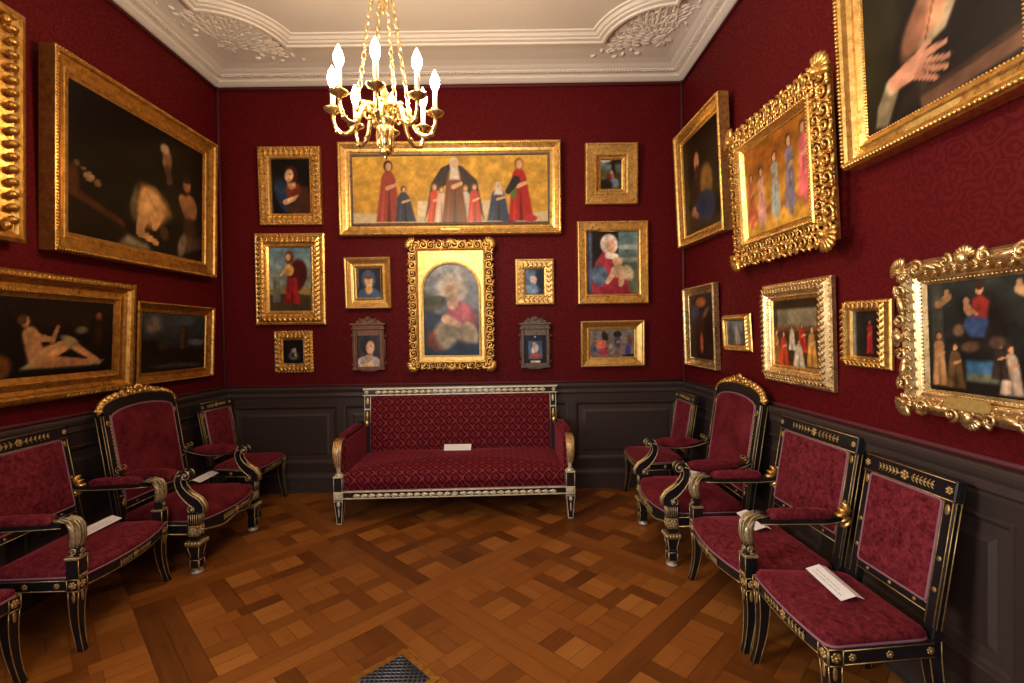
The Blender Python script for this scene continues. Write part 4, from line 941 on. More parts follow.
class Back:                                                 # reclined frame of a chair back: local u across, v up
    def __init__(s, y0, zb, lean): s.y0, s.zb, s.l = y0, zb, lean
    def M(s):
        c, sn = math.cos(s.l), math.sin(s.l)
        return basis((0, s.y0, s.zb), (1, 0, 0), (0, c, -sn), (0, sn, c))
def back_frame(root, bk, hw, v0, v1, st, crest, bot, th, name_vel, arched=0, fil=True):
    """stiles, crest rail, lower rail and upholstered panel, in the plane of the back (y = depth)."""
    vtop = v1-crest
    mb = MB(); mb.T = bk.M()
    for sx in (-1, 1):
        mb.box(sx*hw, sx*(hw-st), 0, th, 0, v1-(0 if not arched else 0.0), 0, .004)
        for xx in (hw-.004, hw-st+.004): line(mb, (sx*xx, -.001, v0*.6), (sx*xx, -.001, v1-.004))
        line(mb, (sx*(hw+.0005), th*.25, .05), (sx*(hw+.0005), th*.25, v1-.004)); line(mb, (sx*(hw+.0005), th*.8, .05), (sx*(hw+.0005), th*.8, v1-.004))
        for v_ in (v0+.10, v0+.22): mb.ell((sx*(hw-st/2), -.002, v_), (.011, .004, .011), None, 8, 4, 1)
        mb.ell((sx*(hw-st/2), -.002, vtop-.03), (.012, .004, .022), None, 8, 4, 1)
        mb.build('stile', BLK, root); mb = MB(); mb.T = bk.M()
    if not arched:
        mb.box(-hw-.003, hw+.003, -.006, th+.002, vtop, v1, 0, .005)
        line(mb, (-hw, -.008, v1-.008), (hw, -.008, v1-.008)); line(mb, (-hw, -.008, vtop+.008), (hw, -.008, vtop+.008))
        filigree(mb, (0, -.009, (vtop+v1)/2), (1, 0, 0), (0, 0, 1), hw*1.25, crest*.5, 1, 6)
        for sx in (-1, 1): rosette(mb, (sx*(hw-.02), -.009, (vtop+v1)/2), (0, -1, 0), .017)
        mb.build('crest_rail', BLK, root)
    mb = MB(); mb.T = bk.M()
    mb.box(-hw+st*.9, hw-st*.9, .002, th-.002, v0, v0+bot, 0, .004)
    line(mb, (-hw+st, .0, v0+.005), (hw-st, .0, v0+.005)); line(mb, (-hw+st, .0, v0+bot-.005), (hw-st, .0, v0+bot-.005))
    for k in range(3): mb.ell(((k-1)*hw*.55, .0, v0+bot/2), (.009, .004, .009), None, 8, 4, 1)
    mb.build('lower_rail', BLK, root)
    # padded panel, front and plain back
    x0 = hw-st+.002; zb, zt = v0+bot-.002, vtop+.002
    if arched:
        out = [(-x0, zb), (x0, zb)]+[(x0*math.cos(PI*k/16), zt+arched*math.sin(PI*k/16)) for k in range(17)]
    else: out = rpoly([(-x0, zb), (x0, zb), (x0, zt), (-x0, zt)], .012, 3)
    out = dens(out, .04)
    mb = MB(); mb.T = bk.M() @ basis((0, .012, 0), (1, 0, 0), (0, 0, 1), (0, -1, 0))
    cushion(mb, out, 0, .022, .018, 0)
    pan = mb.build('back_panel', M[name_vel], root)
    mb = MB(); mb.T = bk.M()
    mb.tube([(x*.99, -.005, (z-(zb+zt)/2)*.99+(zb+zt)/2) for x, z in out], .0065, 5, 0, True)
    mb.build('braid', M['gimp'], pan)
    mb = MB(); mb.T = bk.M(); mb.prism(out, .014, th-.004); mb.build('back_lining', M['velvet'], root)
    return out

def front_leg(mb, x, y, zt, sx, block=True):                # tapered sabre-footed leg with a rosette block
    if block:
        mb.box(x-.029, x+.029, y-.029, y+.029, zt-.065, zt, 0, .003)
        for n_ in ((0, -1, 0), (sx, 0, 0)):
            nn = Vector(n_); rosette(mb, Vector((x, y, zt-.032))+nn*.0295, n_, .021)
            t_ = Vector((1, 0, 0)) if n_[0] == 0 else Vector((0, 1, 0))
            for q in (-.027, .027): line(mb, Vector((x, y, zt-.063))+nn*.03+t_*q, Vector((x, y, zt-.002))+nn*.03+t_*q)
            for zz in (.063, .002): line(mb, Vector((x, y, zt-zz))+nn*.03-t_*.027, Vector((x, y, zt-zz))+nn*.03+t_*.027)
    z1 = zt-.065; P = []
    for k in range(8):
        f = k/7
        P.append((x+sx*.016*f*f, y-.030*f*f+.008*math.sin(PI*f), z1*(1-f), .026-.012*f+(.003 if k == 7 else 0)))
    sqleg(mb, P)
    mb.ell((x, y-.026, z1-.03), (.010, .004, .028), None, 8, 5, 1); mb.ell((x+sx*.026, y, z1-.03), (.004, .010, .028), None, 8, 5, 1)
def rear_leg(mb, x, y, zt, back=.07):
    sqleg(mb, [(x, y+back*(k/6)**1.6, zt*(1-k/6), .024-.008*k/6) for k in range(7)])

def side_chair(label, loc, rz, group):
    root = thing('side_chair', label, 'chair', loc, (0, 0, rz), group)
    wf, wb, yf, yb = .262, .222, -.225, .185; zr0, zr1 = .355, .415
    for sx in (-1, 1):
        mb = MB(); front_leg(mb, sx*(wf-.018), yf+.018, zr1, sx); mb.build('leg', BLK, root)
    for sx in (-1, 1):
        mb = MB(); rear_leg(mb, sx*(wb-.012), yb+.012, .41); mb.build('leg', BLK, root)
    mb = MB()
    fr = bowed_rail(mb, wf-.045, yf-.006, .014, zr0, zr1, .03)
    filigree(mb, (0, yf-.022, (zr0+zr1)/2), (1, 0, 0), (0, 0, 1), .30, .042, 1, 5)
    for sx in (-1, 1):
        p, q = ((wf, yf+.045), (wb+.006, yb)) if sx > 0 else ((-wb-.006, yb), (-wf, yf+.045))
        c_, d_, n_ = rail_between(mb, p, q, zr0, zr1, .03)
        for f in (0, -.42*.36, .46*.36): rosette(mb, c_+d_*f+Vector((0, 0, (zr0+zr1)/2)), n_, .016)
    rail_between(mb, (wb, yb+.02), (-wb, yb+.02), zr0, zr1, .03, 0, False)
    mb.build('seat_rail', BLK, root)
    out = seat_outline(wf+.006, wb+.008, yf-.006, yb-.005, .018)
    mb = MB(); cushion(mb, out, zr1-.002, .040, .022); seat = mb.build('seat', M['velvet_wear'], root)
    mb = MB(); mb.tube([(x*1.006, y*1.006, zr1+.004) for x, y in out], .0065, 5, 0, True); mb.build('braid', M['gimp'], seat)
    back_frame(root, Back(yb+.005, .40, .165), wb+.004, .095, .625, .046, .088, .042, .036, 'velvet_wear')
    return root

def arm_pad(mb, x, y0, y1, z, w_, h, sag=0.0):
    out = dens(rpoly([(x-w_/2, y0), (x+w_/2, y0), (x+w_/2, y1), (x-w_/2, y1)], .02, 4), .03)
    b0 = len(mb.v); cushion(mb, out, z, h, h*.35)
    for v_ in mb.v[b0:]:
        f = (v_.y-y0)/(y1-y0); v_.z -= sag*math.sin(PI*max(0, min(1, f)))
def eagle_armchair(label, loc, rz):
    root = thing('armchair', label, 'armchair', loc, (0, 0, rz), 'armchairs with ribbed gilt bird-neck arm supports')
    wf, wb, yf, yb = .350, .318, -.245, .21; zr0, zr1 = .315, .375
    for sx in (-1, 1):
        mb = MB(); front_leg(mb, sx*(wf-.016), yf+.016, zr1, sx)
        x, y = sx*(wf-.016), yf+.016
        mb.box(x-.031, x+.031, y-.031, y+.031, zr1, .475, 0, .003)
        for qx in (-.030, .030): line(mb, (x+qx, y-.031, zr1), (x+qx, y-.031, .475))
        for k in range(5): mb.ell((x-.022+k*.011, y-.032, .385), (.005, .003, .013), None, 6, 4, 1)
        mb.build('leg', BLK, root)
    for sx in (-1, 1):
        mb = MB(); rear_leg(mb, sx*(wb-.012), yb+.012, .37, .08); mb.build('leg', BLK, root)
    mb = MB()
    bowed_rail(mb, wf-.046, yf-.008, .045, zr0, zr1, .03)
    filigree(mb, (0, yf-.055, (zr0+zr1)/2), (1, 0, 0), (0, 0, 1), .26, .042, 1, 5)
    for sx in (-1, 1):
        p, q = ((wf, yf+.045), (wb+.006, yb)) if sx > 0 else ((-wb-.006, yb), (-wf, yf+.045))
        c_, d_, n_ = rail_between(mb, p, q, zr0, zr1, .03)
        for f in (0, -.15, .16): rosette(mb, c_+d_*f+Vector((0, 0, (zr0+zr1)/2)), n_, .016)
    rail_between(mb, (wb, yb+.02), (-wb, yb+.02), zr0, zr1, .03, 0, False)
    mb.build('seat_rail', BLK, root)
    out = seat_outline(wf-.004, wb+.006, yf-.004, yb-.005, .055)
    mb = MB(); cushion(mb, out, zr1-.002, .045, .035); seat = mb.build('seat', M['velvet_wear'], root)
    mb = MB(); mb.tube([(x*1.006, y*1.006, zr1+.004) for x, y in out], .0065, 5, 0, True); mb.build('braid', M['gimp'], seat)
    back_frame(root, Back(yb+.005, .36, .165), wb+.012, .15, .71, .050, .092, .045, .038, 'velvet_wear')
    for sx in (-1, 1):
        x = sx*(wf-.016); y = yf+.016
        am = MB()                                            # rail of the arm from the back stile to the front
        path = [(sx*(wb-.006), yb+.075, .662), (sx*(wb+.004), yb+.02, .652), (sx*(wb+.012), yb-.05, .646), (x*.99, yf+.16, .648), (x, yf+.07, .652)]
        am.loft([[(px-.022, py, pz-.014), (px+.022, py, pz-.014), (px+.022, py, pz+.014), (px-.022, py, pz+.014)] for px, py, pz in path], 0, False)
        for px in (-.022, .022): am.tube([(a_+px, b_, c_-.013) for a_, b_, c_ in path], .003, 4, 2)
        for k in range(5): am.ell((sx*(wb+.008), yb+.030+.012*abs(k-2), .668+(k-2)*.020), (.030, .034, .013), Euler((-.45*(k-2), 0, 0)).to_matrix(), 7, 5, 5)
        arm = am.build('arm', BLK, root)
        am = MB(); arm_pad(am, x*.985, yf+.115, yb-.03, .660, .056, .036); am.build('arm_pad', M['velvet_wear'], arm)
        am = MB()                                            # bird neck: ribbed gilt crook over a black socle
        path = [(y+.004, .535, .026, .027), (y-.004, .560, .030, .031), (y-.010, .592, .033, .034), (y-.004, .630, .034, .036), (y+.016, .660, .033, .034), (y+.050, .676, .030, .026), (y+.084, .672, .024, .018)]
        cen = [(x, a_, b_) for a_, b_, _, _ in path]
        am.loft([[(x+wd*math.cos(2*PI*k/12), py+dp*math.sin(2*PI*k/12)*(.9 if True else 1), pz+(dp*.55*math.sin(2*PI*k/12) if pz > .61 else 0)) for k in range(12)] for py, pz, wd, dp in path], 2, True)
        for k in range(6):
            q = (k-2.5)/2.5
            am.tube([(x+wd*q*.95, py-dp*math.sqrt(max(0, 1-q*q*.9)), pz+(dp*.5 if pz > .61 else 0)) for py, pz, wd, dp in path], .0042, 5, 2)
        am.ell((x, y+.060, .690), (.026, .034, .012), Euler((-.15, 0, 0)).to_matrix(), 8, 5, 0)
        am.box(x-.024, x+.024, y-.026, y+.020, .487, .540, 0, .004)
        cs = MB(); cs.T = basis((x, y-.026, .515), (1, 0, 0), (0, 1, 0), (0, 0, 1)); cscroll(cs, .004, 0, 0, .016, 0, sx, .28, 2); cs.ell((-.008, -.004, -.02), (.012, .005, .006), None, 6, 4, 2)
        b0 = len(am.v); am.v += cs.v; am.f += [[i+b0 for i in f] for f in cs.f]; am.m += cs.m; am.s += cs.s
        cs = MB(); cs.T = basis((x+sx*.024, y, .515), (0, 1, 0), (-sx, 0, 0), (0, 0, 1)); cscroll(cs, -.004, 0, 0, .018, 0, 1, .28, 2); cs.ell((.006, -.002, -.02), (.014, .005, .006), None, 6, 4, 2)
        b0 = len(am.v); am.v += cs.v; am.f += [[i+b0 for i in f] for f in cs.f]; am.m += cs.m; am.s += cs.s
        am.box(x-.035, x+.035, y-.036, y+.036, .474, .488, 2, .004)
        am.build('arm_support', BLK, root)
    return root

def crest_armchair(label, loc, rz):
    root = thing('armchair', label, 'armchair', loc, (0, 0, rz), 'tall armchairs with arched carved gilt crests')
    hw, yf, yb = .352, -.29, .20; zr0, zr1 = .268, .345
    for sx in (-1, 1):
        x, y = sx*hw, yf; mb = MB()
        mb.lathe([(.026, .0), (.036, .006), (.038, .02), (.030, .034)], 12, 0, (x, y, 0)); mb.m = [2]*len(mb.m)
        leg0 = len(mb.f)
        mb.box(x-.030, x+.030, y-.030, y+.030, .034, .105, 0, .004)
        for zz in (.04, .098):
            for n_ in ((0, -1), (sx, 0)): line(mb, (x+n_[0]*.031-(abs(n_[1]))*.028, y+n_[1]*.031-abs(n_[0])*.028, zz), (x+n_[0]*.031+abs(n_[1])*.028, y+n_[1]*.031+abs(n_[0])*.028, zz), .003, 2)
        for q in (-.028, .028): line(mb, (x+q, y-.031, .04), (x+q, y-.031, .098), .003, 2); line(mb, (x+sx*.031, y+q, .04), (x+sx*.031, y+q, .098), .003, 2)
        sqleg(mb, [(x, y, .105, .026), (x, y, .112, .032), (x, y, .122, .026), (x, y, .195, .040)], 0, True, 2)
        sqleg(mb, [(x, y, .195, .042), (x, y, .215, .052), (x, y, .228, .050)], 2, False)
        for k in range(5):
            mb.ell((x-.042+k*.021, y-.050, .215), (.010, .008, .016), None, 6, 4, 1); mb.ell((x+sx*.050, y-.042+k*.021, .215), (.008, .010, .016), None, 6, 4, 1)
        mb.box(x-.030, x+.030, y-.030, y+.030, .228, .262, 0, .003)
        mb.box(x-.038, x+.038, y-.038, y+.038, .262, .335, 1, .006)
        rosette(mb, (x, y-.039, .298), (0, -1, 0), .030, 2); rosette(mb, (x+sx*.039, y, .298), (sx, 0, 0), .030, 2)
        mb.build('leg', BLK, root)
        mb = MB(); mb.lathe([(.026, .0), (.036, .006), (.039, .018), (.031, .030)], 12, 0, (x, y, 0)); mb.build('foot', M['white_foot'], [o for o in C.objects if o.parent is root][-1])
        mb = MB()                                            # fluted block and scrolled arm support
        mb.box(x-.036, x+.036, y-.036, y+.036, .335, .425, 0, .004)
        for k in range(5):
            q = -.028+k*.014
            mb.tube([(x+q, y-.037, .345), (x+q, y-.037, .412)], .0032, 5, 2); mb.tube([(x+sx*.037, y+q, .345), (x+sx*.037, y+q, .412)], .0032, 5, 2)
        S = [(yf-.030, .425), (yf-.034, .455), (yf-.012, .485), (yf+.030, .515), (yf+.066, .550), (yf+.092, .590), (yf+.102, .630), (yf+.096, .664), (yf+.072, .694)]
        th = [.034, .034, .034, .030, .026, .023, .022, .022, .022]
        rings = []
        for i, (py, pz) in enumerate(S):
            j0, j1 = max(0, i-1), min(len(S)-1, i+1); t_ = Vector((S[j1][0]-S[j0][0], S[j1][1]-S[j0][1])).normalized(); n_ = Vector((-t_.y, t_.x))*th[i]
            rings.append([(x-.026, py-n_.x, pz-n_.y), (x+.026, py-n_.x, pz-n_.y), (x+.026, py+n_.x, pz+n_.y), (x-.026, py+n_.x, pz+n_.y)])
        mb.loft(rings, 0, False)
        for j in range(4): mb.tube([r_[j] for r_ in rings], .0042, 5, 2)
        mb.tube([((a_[0]+b_[0])/2, (a_[1]+b_[1])/2-.002, (a_[2]+b_[2])/2) for a_, b_ in zip([r_[2] for r_ in rings[:5]], [r_[3] for r_ in rings[:5]])], .014, 6, 1)
        for s2 in (-1, 1):                                   # volutes at head and foot
            for cy, cz, R_, fl in ((yf+.052, .672, .036, 1), (yf+.012, .440, .030, -1)):
                pts = [(x+s2*.029, cy+R_*(1-.8*k/13)*math.cos(PI*.5+fl*k*.62), cz+R_*(1-.8*k/13)*math.sin(PI*.5+fl*k*.62)) for k in range(14)]
                mb.tube(pts, .0046, 5, 2); mb.ell((x+s2*.029, cy, cz), (.006, .010, .010), None, 8, 5, 2)
        mb.tube([(x-.027, yf+.052, .672), (x+.027, yf+.052, .672)], .032, 14, 0); mb.tube([(x-.027, yf+.012, .442), (x+.027, yf+.012, .442)], .027, 14, 0)
        mb.build('arm_support', BLK, root)
        mb = MB()
        path = []
        for k in range(11):
            f = k/10; path.append((x-sx*.012*f, yf+.085+(yb+.05-yf-.085)*f, .690-.048*math.sin(PI*f)**.8+.012*f))
        mb.loft([[(px-.024, py, pz-.014), (px+.024, py, pz-.014), (px+.024, py, pz+.012), (px-.024, py, pz+.012)] for px, py, pz in path], 0, False)
        for q in (-.024, .024):
            mb.tube([(px+q, py, pz-.012) for px, py, pz in path], .0042, 5, 2)
        for s2 in (-1, 1):
            pts = [(x-sx*.01+s2*.025, yb+.015+.028*(1-.8*k/11)*math.cos(-PI*.5+k*.62), .722+.028*(1-.8*k/11)*math.sin(-PI*.5+k*.62)) for k in range(12)]
            mb.tube(pts, .0032, 5, 1); mb.ell(pts[-1], .006, None, 6, 4, 1)
        arm = mb.build('arm', BLK, root)
        mb = MB()
        out = dens(rpoly([(x-.036, yf+.115), (x+.036, yf+.115), (x+.030, yb-.03), (x-.036, yb-.03)], .025, 4), .025)
        cushion(mb, out, .640, .060, .022)
        y0, y1 = yf+.10, yb-.03
        for v_ in mb.v:
            f = max(0, min(1, (v_.y-y0)/(y1-y0)))
            if v_.z < .67: v_.z += .038*(1-math.sin(PI*f)**.6)
        mb.build('arm_pad', M['velvet'], arm)
    for sx in (-1, 1):
        mb = MB(); sqleg(mb, [(sx*(hw-.01), yb+.03+.10*(k/6)**1.6, .35*(1-k/6), .032-.008*k/6) for k in range(7)], 0, True, 1); mb.build('leg', BLK, root)
    mb = MB()
    N = 16; ring = []
    for k in range(N+1):
        x = -(hw-.036)+2*(hw-.036)*k/N; q = x/(hw-.036); y = yf-.02-.055*(1-q*q)
        dz = .012*math.cos(q*PI*2)
        ring.append([(x, y, zr0+dz), (x, y+.035, zr0+dz), (x, y+.035, zr1), (x, y, zr1)])
    mb.loft(ring, 0, False)
    mb.tube([r_[0] for r_ in ring], .006, 5, 2); mb.tube([r_[3] for r_ in ring], .004, 5, 1)
    filigree(mb, (0, yf-.078, .312), (1, 0, 0), (0, 0, 1), .34, .055, 1, 6)
    for sx in (-1, 1):
        p, q = ((hw+.02, yf+.036), (hw+.005, yb+.03)) if sx > 0 else ((-hw-.005, yb+.03), (-hw-.02, yf+.036))
        rail_between(mb, p, q, zr0+.01, zr1, .035)
        line(mb, (sx*(hw+.038), yf+.04, zr0+.012), (sx*(hw+.023), yb+.03, zr0+.012), .0045, 2)
    rail_between(mb, (hw, yb+.04), (-hw, yb+.04), zr0, zr1, .03, 0, False)
    mb.build('seat_rail', BLK, root)
    out = [(x if y > yf+.05 else max(-hw+.045, min(hw-.045, x)), y) for x, y in seat_outline(hw-.012, hw-.02, yf-.012, yb+.02, .066, .03)]
    mb = MB(); cushion(mb, out, zr1-.002, .066, .042); seat = mb.build('seat', M['velvet'], root)
    mb = MB(); mb.tube([(x*1.004, y*1.004, zr1+.004) for x, y in out], .006, 5, 0, True); mb.build('braid', M['gimp'], seat)
    # arched back
    bk = Back(yb+.01, .33, .15); H = hw+.004; st = .058; vs_ = .765; ar = .070
    o_ = back_frame(root, bk, H, .10, vs_, st, .03, .05, .062, 'velvet', ar)
    mb = MB(); mb.T = bk.M()
    x0 = H-st; vt = vs_-.03
    inn = [(x0*math.cos(PI*k/16), vt+ar*math.sin(PI*k/16)) for k in range(17)]
    outt = [((H+.004)*math.cos(PI*k/16)*1.0, vt+.055+(ar+.028)*math.sin(PI*k/16)**.8) for k in range(17)]
    mb.loft([[(a_[0], .0, a_[1]), (b_[0], .0, b_[1]), (b_[0], .060, b_[1]), (a_[0], .060, a_[1])] for a_, b_ in zip(inn, outt)], 0, False)
    mb.tube([(a_, -.002, b_) for a_, b_ in inn], .005, 5, 1); mb.tube([(a_, -.002, b_-.004) for a_, b_ in outt], .005, 5, 1)
    mb.build('crest_rail', BLK, root)
    mb = MB(); mb.T = bk.M()                                  # carved gilt crest with ears
    for k in range(17):
        a_, b_ = outt[k]; an = PI*k/16
        q = 1-abs(k-8)/8
        mb.ell((a_*.985, .020, b_+.006+.012*q), (.034, .022, .016+.016*q), rot2(an-PI/2+(.5 if k < 8 else -.5)), 6, 4)
        mb.ell((a_*.985, .004, b_+.004), (.016, .012, .014), None, 6, 4)
    shell(mb, 0, outt[8][1]+.010, -.004, .058, PI/2, 0, 7)
    for sx in (-1, 1):
        cscroll(mb, sx*.075, outt[8][1]+.012, .0, .030, PI/2-sx*.5, sx, .3); cscroll(mb, sx*.15, outt[8][1]-.002, .0, .024, PI/2-sx*.9, sx, .3)
        for k in range(3): mb.ell((sx*(H+.008+k*.008), .022, vs_+.028+k*.005), (.020-.004*k, .026-.005*k, .011), rot2(sx*.25), 6, 4)
    mb.build('crest_carving', M['gold'], root)
    for sx in (-1, 1):
        mb = MB(); mb.T = bk.M()
        n = 22
        for k in range(n): mb.ell((sx*(H-st+.010), -.002, .17+(vs_-.20)*k/n), (.006, .004, .010), None, 6, 4)
        mb.ell((sx*(H-st+.012), -.003, .145), (.018, .008, .022), None, 8, 5)
        mb.build('gilt_beading', M['gold_inlay'], root)
    return root

crest_armchair('tall armchair with arched carved gilt crest and scroll arms, back against the right wall', (1.372, 3.575, 0), -PI/2)
crest_armchair('tall armchair with arched carved gilt crest and scroll arms along the left wall', (-2.455, 3.585, 0), PI/2)
eagle_armchair('armchair with gilt bird-neck arm supports between the tall armchair and the front side chair', (1.402, 2.684, 0), -PI/2)
eagle_armchair('armchair with gilt bird-neck arm supports in the shaded left foreground', (-2.525, 2.765, 0), PI/2+.09)
g_ = 'armless black and gilt side chairs with crimson velvet'
side_chair('armless black and gilt side chair with a card on its seat, nearest on the right', (1.392, 2.005, 0), -PI/2, g_)
side_chair('armless side chair cut off by the lower left edge', (-2.555, 1.95, 0), PI/2, g_)
o = side_chair('small armless side chair in the far corner beyond the right tall armchair', (1.37, 4.50, 0), -PI/2, g_); o.scale = (1.0,)*3
o = side_chair('small armless side chair in the dim far left corner', (-2.52, 4.51, 0), PI/2, g_); o.scale = (1.0,)*3

# sofa
SBL = BLK[:2]+[M['cream_gilt']]+BLK[3:]
def sofa():
    root = thing('sofa', 'long crimson damask sofa with black and pale gilt frame against the back wall', 'sofa', (-.50, 4.43, 0), (0, 0, .025))
    HW, yf, yb = .995, -.36, .33; z0_, z1_ = .215, .272
    def laurel(mb, x0, x1, y, z, h, mat=2):
        n = int((x1-x0)/.062)
        for k in range(n):
            x = x0+(x1-x0)*(k+.5)/n; sg = 1 if x > (x0+x1)/2 else -1
            mb.ell((x, y, z), (.030, .006, h*.34), None, 8, 5, mat)
            for s2 in (-1, 1): mb.ell((x+sg*.018, y, z+s2*h*.22), (.022, .005, h*.11), rot2(-s2*sg*.5), 6, 4, mat)
        rosette(mb, ((x0+x1)/2, y-.003, z), (0, -1, 0), h*.55, mat)
    for sx in (-1, 1):
        x = sx*(HW-.005); mb = MB()
        sqleg(mb, [(x, yf, 0, .020), (x, yf, .018, .024), (x, yf, .022, .019), (x, yf, .20, .036), (x, yf, .212, .036)], 0, True, 2)
        for zz, w_ in ((.004, .022), (.200, .036)): line(mb, (x-w_, yf-w_-.001, zz), (x+w_, yf-w_-.001, zz), .004, 2)
        mb.ell((x, yf-.034, .175), (.016, .006, .022), None, 8, 5, 2); mb.ell((x, yf-.028, .11), (.007, .005, .05), None, 8, 5, 2); mb.ell((x+sx*.03, yf, .16), (.006, .012, .03), None, 8, 5, 2)
        mb.box(x-.040, x+.040, yf-.040, yf+.040, .212, .282, 2, .004); rosette(mb, (x, yf-.041, .247), (0, -1, 0), .028, 2); rosette(mb, (x+sx*.041, yf, .247), (sx, 0, 0), .028, 2)
        mb.box(x-.036, x+.036, yf-.036, yf+.036, .282, .400, 0, .004)
        for q in (-.035, .035): line(mb, (x+q, yf-.037, .284), (x+q, yf-.037, .398), .003, 2)
        mb.build('leg', SBL, root)
    for sx in (-1, 1):
        mb = MB(); sqleg(mb, [(sx*(HW-.02), yb+.02+.03*k/4, .25*(1-k/4), .032-.01*k/4) for k in range(5)], 0); mb.build('leg', SBL, root)
    mb = MB()
    mb.box(-HW+.03, HW-.03, yf-.026, yf+.015, z0_, z1_, 0, .004)
    for z in (z0_+.005, z1_+.004): mb.box(-HW+.035, HW-.035, yf-.031, yf-.02, z-.005, z+.006, 2, .002)
    laurel(mb, -HW+.13, HW-.13, yf-.030, (z0_+z1_)/2, .042)
    for sx in (-1, 1): mb.box(sx*(HW-.03), sx*HW, yf+.03, yb+.02, z0_, z1_+.01, 0, .004)
    mb.box(-HW+.03, HW-.03, yb-.01, yb+.03, z0_, z1_, 0, .004)
    mb.build('seat_rail', SBL, root)
    # seat: front face, rounded crown
    out = dens(rpoly([(-HW+.045, yf-.012), (HW-.045, yf-.012), (HW-.035, yb+.01), (-HW+.035, yb+.01)], .03, 4), .05)
    mb = MB(); ring = lambda k, z, e=0: [(max(-HW+.045+e, min(HW-.045-e, x)), max(y, yf-.012+e), z) for x, y in out]
    rs = [ring(1, z1_+.002), ring(1, z1_+.12), ring(1, z1_+.150, .012), ring(1, z1_+.168, .035), ring(1, z1_+.182, .085)]
    cen = (0, (yf+yb)/2)
    for k, zz in ((.8, .196), (.6, .207), (.35, .214), (.1, .217)):
        rs.append([(x_*k, cen[1]+(y_-cen[1])*k, z1_+zz) for x_, y_, _ in ring(1, 0, .085)])
    mb.loft(rs, 0, True)
    seat = mb.build('seat', M['velvet_damask'], root)
    mb = MB(); mb.tube([(x, y-.003 if y < 0 else y, z1_+.010) for x, y in out], .007, 5, 0, True)
    for sx in (-1, 1): mb.tube([(sx*(HW-.048), yf-.014, z1_+.01), (sx*(HW-.048), yf-.014, .40)], .005, 5)
    mb.build('braid', M['gimp'], seat)
    # back
    lean = .09; T = basis((0, yb-.015, .40), (1, 0, 0), (0, math.cos(lean), -math.sin(lean)), (0, math.sin(lean), math.cos(lean)))
    bw = HW-.042; vt = .60
    out = dens(rpoly([(-bw+.05, 0), (bw-.05, 0), (bw-.05, vt), (-bw+.05, vt)], .01, 3), .05)
    mb = MB(); mb.T = T @ basis((0, .02, 0), (1, 0, 0), (0, 0, 1), (0, -1, 0)); cushion(mb, out, 0, .04, .02); bp = mb.build('back_panel', M['velvet_damask'], root)
    mb = MB(); mb.T = T; mb.tube([(x, -.004, z) for x, z in out], .006, 5, 0, True); mb.build('braid', M['gimp'], bp)
    mb = MB(); mb.T = T; mb.box(-bw+.04, bw-.04, .02, .05, -.15, vt+.01); mb.build('back_lining', M['velvet'], root)
    mb = MB(); mb.T = T
    mb.box(-bw-.022, bw+.022, -.020, .055, vt+.0, vt+.072, 0, .004)
    for z in (vt+.006, vt+.066): mb.box(-bw-.025, bw+.025, -.025, -.012, z-.006, z+.006, 2, .002)
    mb.box(-bw-.026, bw+.026, -.022, .058, vt+.070, vt+.078, 2, .002)
    laurel(mb, -bw+.10, bw-.10, -.023, vt+.036, .042)
    for sx in (-1, 1):
        rosette(mb, (sx*(bw-.012), -.024, vt+.036), (0, -1, 0), .022, 2)
    mb.build('crest_rail', SBL, root)
    for sx in (-1, 1):
        mb = MB(); mb.T = T; x = sx*(bw-.022)
        mb.box(x-.030, x+.030, -.012, .05, -.12, vt, 0, .004)
        for q in (-.029, .029): line(mb, (x+q, -.013, .33), (x+q, -.013, vt), .0045, 2)
        mb.box(x-.029, x+.029, -.018, -.008, vt-.14, vt-.125, 2, .002); mb.ell((x, -.014, vt-.05), (.014, .005, .034), None, 8, 5, 2)
        mb.ell((x, -.02, vt-.20), (.016, .016, .05), None, 8, 6, 5); mb.ell((x+sx*.006, -.018, vt-.27), (.022, .014, .035), None, 8, 6, 5)
        mb.build('stile', SBL, root)
        xa = sx*(HW-.005); mb = MB()                          # arm: gilt crook, pad and upholstered cheek
        path = [(yf-.002, .425, .022, .022), (yf-.004, .45, .017, .018), (yf-.012, .49, .022, .024), (yf-.024, .54, .030, .030), (yf-.034, .595, .034, .034), (yf-.030, .645, .034, .036), (yf-.006, .685, .033, .034), (yf+.04, .708, .030, .022), (yf+.10, .712, .026, .014)]
        mb.loft([[(xa+wd*math.cos(2*PI*k/12), py+dp*math.sin(2*PI*k/12), pz+(dp*.5*math.sin(2*PI*k/12) if pz > .66 else 0)) for k in range(12)] for py, pz, wd, dp in path], 2, True)
        for k in range(5):
            q = (k-2)/2.2
            mb.tube([(xa+wd*q, py-dp*math.sqrt(1-q*q*.85), pz+(dp*.5 if pz > .66 else 0)) for py, pz, wd, dp in path[2:]], .0045, 5, 5)
        mb.box(xa-.042, xa+.042, yf-.042, yf+.042, .400, .412, 2, .003); mb.lathe([(.034, .412), (.036, .42), (.026, .432)], 12, 2, (xa, yf, 0))
        mb.build('arm_support', SBL, root)
        mb = MB(); mb.loft([[(xa-.022, py, pz-.012), (xa+.022, py, pz-.012), (xa+.022, py, pz+.012), (xa-.022, py, pz+.012)] for py, pz in ((yf+.05, .700), (yf+.2, .702), (yb-.1, .716), (yb+.02, .735))], 0, False)
        arm = mb.build('arm', SBL, root)
        mb = MB(); arm_pad(mb, xa, yf+.10, yb-.06, .712, .062, .034); mb.build('arm_pad', M['velvet'], arm)
        mb = MB(); mb.T = basis((xa-sx*.030, 0, 0), (0, 1, 0), (-sx, 0, 0), (0, 0, 1))
        out2 = [(yf+.03, .30), (yb-.01, .30), (yb-.01, .705), (yf+.10, .695), (yf+.035, .66)]
